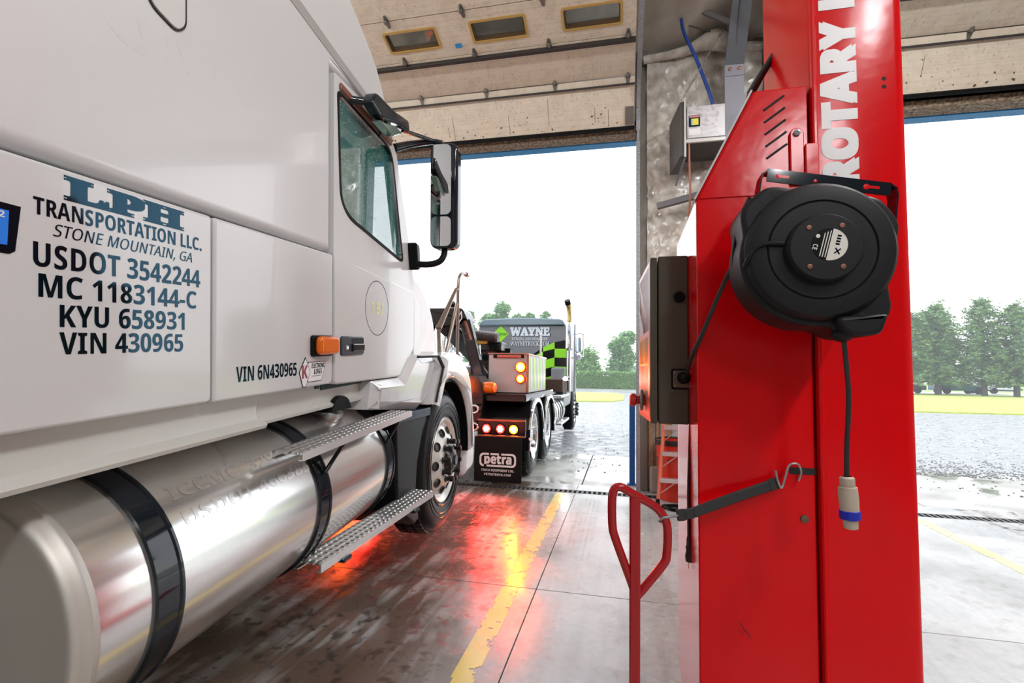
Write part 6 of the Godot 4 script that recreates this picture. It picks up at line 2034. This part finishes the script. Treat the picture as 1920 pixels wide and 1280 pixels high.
	# blue guard post at the door jamb
	var gp := thing("guard_post", Vector3(0.115, 0, -6.50), "blue steel guard post at the foot of the door jamb", "post")
	b = MB.new()
	b.box(Vector3(0, 0.55, 0), Vector3(0.07, 1.1, 0.05), Basis(), 0.006)
	put(b, "post", mat("guard_blue", col(0.01, 0.10, 0.36), 0.35), gp)
	b = MB.new()
	b.box(Vector3(0, 0.008, 0), Vector3(0.12, 0.016, 0.10), Basis(), 0.002)
	put(b, "foot_plate", M.guard_blue, gp)

# ------------------------------------------------------------------ outside
func wet(name_: String, a: Color, b: Color, freq: float, scale: float, sd: int, r0: float, r1: float, contrast := 1.6) -> StandardMaterial3D:
	var m := mat(name_, Color.WHITE, 1.0)
	mottle(m, a, b, freq, scale, sd, contrast, true)
	rough_noise(m, r0, r1, freq * 0.6, sd + 1)
	return m

func ground() -> void:
	var g := struct("ground")
	var b := MB.new()
	# concrete apron in four slabs with a dirty joint between them
	var ap := wet("apron_concrete", col(0.46, 0.45, 0.42), col(0.30, 0.28, 0.24), 0.012, 0.22, 61, 0.03, 0.42)
	for e in [[-9.0, -4.6], [-4.59, -0.505], [-0.49, 3.2], [3.21, 8.0], [8.01, 14.0]]:
		b = MB.new()
		b.box(Vector3((e[0] + e[1]) * 0.5, -0.025, -7.52), Vector3(e[1] - e[0], 0.03, 2.42), Basis(), 0.004)
		put(b, "apron_slab", ap, g)
	b = MB.new()
	b.box(Vector3(2.5, -0.06, -7.5), Vector3(23.0, 0.06, 2.6))
	put(b, "apron_bed", M.joint_grit, g)
	# wet lot with standing water
	var lot := wet("wet_asphalt", col(0.34, 0.345, 0.35), col(0.24, 0.24, 0.245), 0.055, 0.16, 63, 0.22, 0.60, 1.4)
	b = MB.new()
	b.box(Vector3(20.0, -0.07, -40.0), Vector3(160.0, 0.08, 62.6))
	put(b, "lot", lot, g)
	b = MB.new()
	b.box(Vector3(0.0, -0.35, -160.0), Vector3(500.0, 0.5, 178.0))
	put(b, "far_field", mat("field_green", col(0.25, 0.34, 0.10), 0.8), g)
	b = MB.new()
	b.box(Vector3(1.0, -0.35, 60.0), Vector3(300.0, 0.3, 99.0))
	put(b, "rear_yard", lot, g)
	# loose gravel on the lot: scattered stones
	var rng := RandomNumberGenerator.new(); rng.seed = 21
	var st := MB.new()
	st.sphere(Vector3.ZERO, Vector3(1, 0.6, 0.8), 5, 3)
	var mm := MultiMesh.new()
	mm.transform_format = MultiMesh.TRANSFORM_3D
	mm.mesh = st.mesh()
	mm.instance_count = 5200
	for i in 5200:
		var x: float; var z: float
		if i < 3400:
			z = -8.4 - absf(rng.randfn(0.0, 0.9)); x = rng.randf_range(1.5, 9.0)
		else:
			z = rng.randf_range(-20.0, -7.0); x = rng.randf_range(-1.5, 10.0)
		var s := rng.randf_range(0.006, 0.022)
		mm.set_instance_transform(i, Transform3D(Basis(Vector3.UP, rng.randf() * TAU).scaled(Vector3(s, s, s)), Vector3(x, -0.029 if z < -8.74 else -0.008, z)))
	var mi := MultiMeshInstance3D.new()
	mi.name = "gravel"
	mi.multimesh = mm
	mi.material_override = mat("gravel_grey", col(0.20, 0.19, 0.18), 0.5)
	mi.set_meta("kind", "stuff"); mi.set_meta("label", "loose grey gravel strewn over the wet lot"); mi.set_meta("category", "gravel")
	add_child(mi)
	# lawns
	var lawn := wet("lawn_green", col(0.52, 0.56, 0.14), col(0.36, 0.46, 0.10), 0.03, 0.2, 65, 0.7, 0.95)
	for e in [[PackedVector2Array([Vector2(-9.0, -39.5), Vector2(-9.0, -26.0), Vector2(-2.2, -26.0), Vector2(-0.6, -26.6), Vector2(0.05, -28.5), Vector2(0.1, -36.0), Vector2(-0.5, -39.0)]), "strip of yellow-green lawn beyond the lot left of the doorway"], [PackedVector2Array([Vector2(9.5, -60.0), Vector2(9.5, -24.9), Vector2(60.0, -27.0), Vector2(60.0, -60.0)]), "wide yellow-green lawn under the tall evergreens"]]:
		b = MB.new()
		b.prism(e[0], -0.03, 0.03, Transform3D(Basis(Vector3(1, 0, 0), Vector3(0, 0, 1), Vector3(0, -1, 0)), Vector3.ZERO))
		var o := solo(b, "lawn", lawn, e[1], "lawn")
		o.set_meta("kind", "stuff")

func foliage(parent: Node3D, pts: Array, sizes: Array, tints: Array, m: Material, flat_ := 0.35, sd := 1) -> void:
	var rng := RandomNumberGenerator.new(); rng.seed = sd
	var c := MB.new()
	for k in 4:
		var a := TAU * k / 4.0 + 0.4
		var d := Vector3(cos(a), 0.15 * (k % 2), sin(a)); var e := Vector3(-sin(a), 0.5, cos(a)) * 0.55
		c.flat(d * 0.15 - e * 0.5, d * 0.15 + e * 0.5, d * 1.0 + Vector3(0, -0.25 + 0.2 * k, 0), Vector3.UP)
	var mm := MultiMesh.new()
	mm.transform_format = MultiMesh.TRANSFORM_3D
	mm.use_colors = true
	mm.mesh = c.mesh()
	mm.instance_count = pts.size()
	for i in pts.size():
		var B := Basis(Vector3.UP, rng.randf() * TAU) * Basis(Vector3.RIGHT, rng.randf_range(-0.7, 0.7))
		mm.set_instance_transform(i, Transform3D(B.scaled(Vector3.ONE * sizes[i]), pts[i]))
		mm.set_instance_color(i, tints[i])
	var o := MultiMeshInstance3D.new()
	o.name = "foliage"
	o.multimesh = mm
	o.material_override = m
	o.set_meta("kind", "stuff")
	parent.add_child(o)

func conifer(at: Vector3, h: float, r: float, sd: int, label: String) -> void:
	var t := thing("evergreen_tree", at, label, "tree", "tall evergreens beyond the lawn")
	var rng := RandomNumberGenerator.new(); rng.seed = sd
	var b := MB.new()
	b.tube([Vector3.ZERO, Vector3(0, h * 0.5, 0), Vector3(0.1, h * 0.97, 0)], [0.24, 0.15, 0.03], 8)
	put(b, "trunk", M.bark, t)
	var pts := []; var sz := []; var tn := []
	b = MB.new()
	var y := h * 0.16
	while y < h:
		var k := 5 + rng.randi() % 3
		var f := 1.0 - (y - h * 0.16) / (h * 0.86)
		var rr := r * (0.30 + 0.70 * pow(f, 0.55)) * (1.0 if f > 0.1 else 0.55)
		for i in k:
			var a := TAU * (i + rng.randf()) / k
			var L := rr * rng.randf_range(0.65, 1.15)
			var d := Vector3(cos(a), 0, sin(a))
			var tip := Vector3(0, y, 0) + d * L + Vector3(0, rng.randf_range(0.0, 0.35) - 0.25 * L * 0.4, 0)
			b.tube([Vector3(0, y - 0.1, 0), tip], [0.035, 0.01], 4, false)
			var nn := int(30 * L / r) + 8
			for q in nn:
				var s := pow(rng.randf(), 0.6)
				var p := Vector3(0, y, 0).lerp(tip, s) + Vector3(rng.randfn(0, 0.20), rng.randfn(-0.10, 0.20), rng.randfn(0, 0.20)) * (0.6 + 0.6 * s)
				pts.append(p); sz.append(rng.randf_range(0.16, 0.36))
				var g := rng.randf()
				tn.append(Color(lerpf(0.10, 0.30, g), lerpf(0.22, 0.42, g), lerpf(0.11, 0.15, g)))
		y += h * rng.randf_range(0.035, 0.06)
	put(b, "branches", M.bark, t)
	foliage(t, pts, sz, tn, M.needles, 0.3, sd)

func broadleaf(at: Vector3, h: float, r: float, sd: int, label: String, lo := Color(0.10, 0.24, 0.09), hi := Color(0.28, 0.46, 0.16), base_h := 0.14, count := 3200, leaf := 0.30) -> void:
	var t := thing("leafy_tree", at, label, "tree", "leafy trees beyond the lot")
	var rng := RandomNumberGenerator.new(); rng.seed = sd
	var b := MB.new()
	b.tube([Vector3.ZERO, Vector3(0.05, h * 0.3, 0), Vector3(0, h * 0.6, 0)], [0.22, 0.16, 0.05], 8)
	put(b, "trunk", M.bark, t)
	var pts := []; var sz := []; var tn := []
	var lobes := []
	for i in 16:
		var u := rng.randf()
		var a := rng.randf() * TAU
		var yy := lerpf(h * (base_h + 0.12), h * 0.9, u)
		var w := r * sin(PI * clampf(0.18 + 0.78 * u, 0, 1)) * 0.72
		lobes.append([Vector3(cos(a) * w * rng.randf(), yy, sin(a) * w * rng.randf()) , r * rng.randf_range(0.32, 0.52), rng.randf()])
	b = MB.new()
	for l in lobes:
		b.tube([Vector3(0, h * 0.25, 0), l[0]], [0.07, 0.02], 5, false)
	put(b, "branches", M.bark, t)
	for i in count:
		var l = lobes[rng.randi() % lobes.size()]
		var d := Vector3(rng.randfn(), rng.randfn(), rng.randfn()).normalized()
		pts.append(l[0] + d * l[1] * pow(rng.randf(), 0.35))
		sz.append(rng.randf_range(0.6, 1.3) * leaf)
		tn.append(lo.lerp(hi, rng.randf()))
	foliage(t, pts, sz, tn, M.leaves, 0.3, sd)

func outdoors() -> void:
	mat("bark", col(0.10, 0.085, 0.075), 0.9)
	for n in ["needles", "leaves"]:
		var m := mat(n, Color.WHITE, 0.6)
		m.vertex_color_use_as_albedo = true
		m.cull_mode = BaseMaterial3D.CULL_DISABLED
		m.backlight_enabled = true; m.backlight = Color(0.45, 0.5, 0.35)
	var spots := [[26.6, -55.0, 7.9, 2.5, "leftmost of the tall evergreens, half hidden by the lift column"], [29.3, -55.5, 8.6, 2.5, "tall evergreen with the dark pickup parked beside its trunk"], [31.0, -58.5, 8.4, 2.4, "evergreen set back behind its neighbours in the row"], [32.8, -55.0, 8.8, 2.4, "tallest evergreen, the blue car beside its trunk"], [35.0, -54.5, 8.2, 2.4, "evergreen before the white trailer at the right of the row"], [37.4, -56.0, 8.4, 2.6, "rightmost evergreen, cut off by the picture's edge"]]
	for i in spots.size():
		conifer(Vector3(spots[i][0], 0.03, spots[i][1]), spots[i][2], spots[i][3], 100 + i, spots[i][4])
	broadleaf(Vector3(0.2, -0.1, -62.0), 7.3, 2.7, 201, "broad leafy tree standing behind the hedge", Color(0.13, 0.29, 0.11), Color(0.27, 0.45, 0.17))
	broadleaf(Vector3(-3.9, -0.1, -57.0), 4.4, 2.2, 202, "low round bushy tree beside the tow truck's mirror", Color(0.15, 0.31, 0.08), Color(0.31, 0.50, 0.16), 0.02, 2600, 0.26)
	var far := [[-27.0, 13.2, "thin tree beyond the tow truck boom head"], [-23.6, 13.4, "tall pale tree left of the tow cab roof"], [-21.2, 14.3, "tallest pale tree over the tow cab roof"], [-18.4, 12.8, "narrow pale tree over the green lozenge"], [-16.2, 13.0, "pale tree over the word on the tow cab"], [-13.4, 13.2, "pale rightmost tree over the tow cab roof"]]
	for i in far.size():
		broadleaf(Vector3(far[i][0], -0.1, -86.0), far[i][1], 2.3 if i != 2 else 3.2, 300 + i, far[i][2], Color(0.13, 0.29, 0.11), Color(0.27, 0.45, 0.17), 0.2, 2200, 0.46)
	# clipped hedge: a dense bank of leaves
	var hd := thing("hedge", Vector3(-4.0, -0.1, -53.0), "long clipped green hedge beyond the road", "hedge")
	var b := MB.new()
	b.box(Vector3(0, 0.72, 0), Vector3(17.6, 1.4, 1.2), Basis(), 0.1)
	put(b, "core", mat("hedge_core", col(0.19, 0.35, 0.085), 0.9), hd)
	var rng := RandomNumberGenerator.new(); rng.seed = 41
	var pts := []; var sz := []; var tn := []
	for i in 6500:
		var front := rng.randf() < 0.65
		pts.append(Vector3(rng.randf_range(-9.0, 9.0), rng.randf_range(0.05, 1.72) if front else rng.randf_range(1.45, 1.85), (0.68 + rng.randf_range(-0.1, 0.12)) if front else rng.randf_range(-0.7, 0.7)))
		sz.append(rng.randf_range(0.10, 0.22))
		var g := rng.randf()
		tn.append(Color(lerpf(0.10, 0.28, g), lerpf(0.24, 0.46, g), lerpf(0.05, 0.12, g)))
	foliage(hd, pts, sz, tn, M.leaves, 0.3, 42)
	# pale road beyond the lawn
	b = MB.new()
	b.box(Vector3(0, -0.02, -46.5), Vector3(120.0, 0.02, 8.0))
	var rd := put(b, "road", mat("road_pale", col(0.34, 0.34, 0.33), 0.3), self)
	rd.set_meta("kind", "structure")
	# house gable behind the hedge
	var hs := thing("house", Vector3(2.0, -0.1, -72.0), "low pale house with a shallow gable roof behind the hedge", "house")
	b = MB.new()
	b.box(Vector3(0, 1.05, 0), Vector3(5.6, 2.1, 6.0), Basis(), 0.02)
	put(b, "walls", mat("house_wall", col(0.60, 0.60, 0.58), 0.6), hs)
	b = MB.new()
	b.prism(PackedVector2Array([Vector2(-3.1, 2.05), Vector2(3.1, 2.05), Vector2(0, 2.95)]), -3.3, 3.3, Transform3D(), 0.03, 1)
	put(b, "roof", mat("house_roof", col(0.40, 0.41, 0.42), 0.6), hs)
	b = MB.new()
	b.box(Vector3(-1.2, 1.2, 3.01), Vector3(1.0, 0.9, 0.05), Basis(), 0.01)
	put(b, "window", M.mirror_green, hs)
	# parked vehicles and a trailer under the evergreens
	parked("parked_pickup", Vector3(28.1, 0.03, -60.0), "dark green pickup truck parked under the evergreens", "pickup truck", mat("pickup_green", col(0.03, 0.06, 0.06), 0.3), true)
	parked("parked_car", Vector3(33.7, 0.03, -60.5), "blue car parked under the tallest evergreen", "car", mat("car_blue", col(0.03, 0.12, 0.22), 0.25), false)
	var tr := thing("white_trailer", Vector3(38.6, 0.03, -66.0), "long white trailer behind the evergreens at the right", "trailer")
	b = MB.new()
	b.box(Vector3(0, 1.3, 0), Vector3(6.5, 1.7, 2.3), Basis(), 0.05)
	put(b, "body", mat("trailer_white", col(0.72, 0.73, 0.75), 0.5), tr)
	b = MB.new()
	b.box(Vector3(0, 0.38, 0), Vector3(6.6, 0.16, 2.2), Basis(), 0.02)
	put(b, "frame", M.dark_blue, tr)
	for x in [-1.0, 1.0]:
		b = MB.new()
		b.lathe([Vector2(0, -0.1), Vector2(0.33, -0.1), Vector2(0.33, 0.1), Vector2(0, 0.1)], AX(Vector3.BACK, Vector3(x, 0.33, 1.05)), 16)
		put(b, "wheel", M.black_rubber, tr)

func parked(called: String, at: Vector3, label: String, cat: String, m: Material, pickup: bool) -> void:
	var t := thing(called, at, label, cat)
	var b := MB.new()
	b.prism(rounded([[-2.2, 0.35, 0.1], [2.2, 0.35, 0.1], [2.2, 0.80, 0.15], [1.1, 0.92, 0.1], [-2.2, 0.95, 0.1]]), -0.85, 0.85, Transform3D(), 0.06, 2)
	put(b, "body", m, t)
	b = MB.new()
	var roof := rounded([[-0.4, 0.9, 0.05], [-0.25, 1.5, 0.1], [0.65, 1.5, 0.15], [1.15, 0.9, 0.05]]) if pickup else rounded([[-1.7, 0.9, 0.05], [-1.2, 1.4, 0.15], [0.4, 1.42, 0.15], [1.1, 0.9, 0.05]])
	b.prism(roof, -0.75, 0.75, Transform3D(), 0.06, 2)
	put(b, "cabin", m, t)
	b = MB.new()
	b.prism(PackedVector2Array([Vector2(-0.25, 0.97), Vector2(-0.15, 1.42), Vector2(0.58, 1.42), Vector2(0.98, 0.97)]) if pickup else PackedVector2Array([Vector2(-1.45, 0.97), Vector2(-1.1, 1.33), Vector2(0.3, 1.34), Vector2(0.85, 0.97)]), 0.70, 0.762)
	put(b, "side_window", M.mirror_green, t)
	for x in [-1.35, 1.4]:
		for z in [-0.8, 0.8]:
			b = MB.new()
			b.lathe([Vector2(0, -0.09), Vector2(0.33, -0.09), Vector2(0.34, 0.0), Vector2(0.33, 0.09), Vector2(0, 0.1)], AX(Vector3.BACK, Vector3(x, 0.34, z)), 16)
			put(b, "wheel", M.black_rubber, t)

func rain_haze() -> void:
	var f := FogVolume.new()
	f.name = "outside_haze"
	f.shape = RenderingServer.FOG_VOLUME_SHAPE_BOX
	f.size = Vector3(160.0, 22.0, 32.0)
	var fm := FogMaterial.new()
	fm.density = 0.0042; fm.albedo = Color(0.97, 0.985, 1.0)
	f.material = fm
	add_child(f)
	f.position = Vector3(10.0, 11.1, -35.4)
	f.set_meta("kind", "stuff"); f.set_meta("label", "thin grey rain haze over the far trees"); f.set_meta("category", "haze")
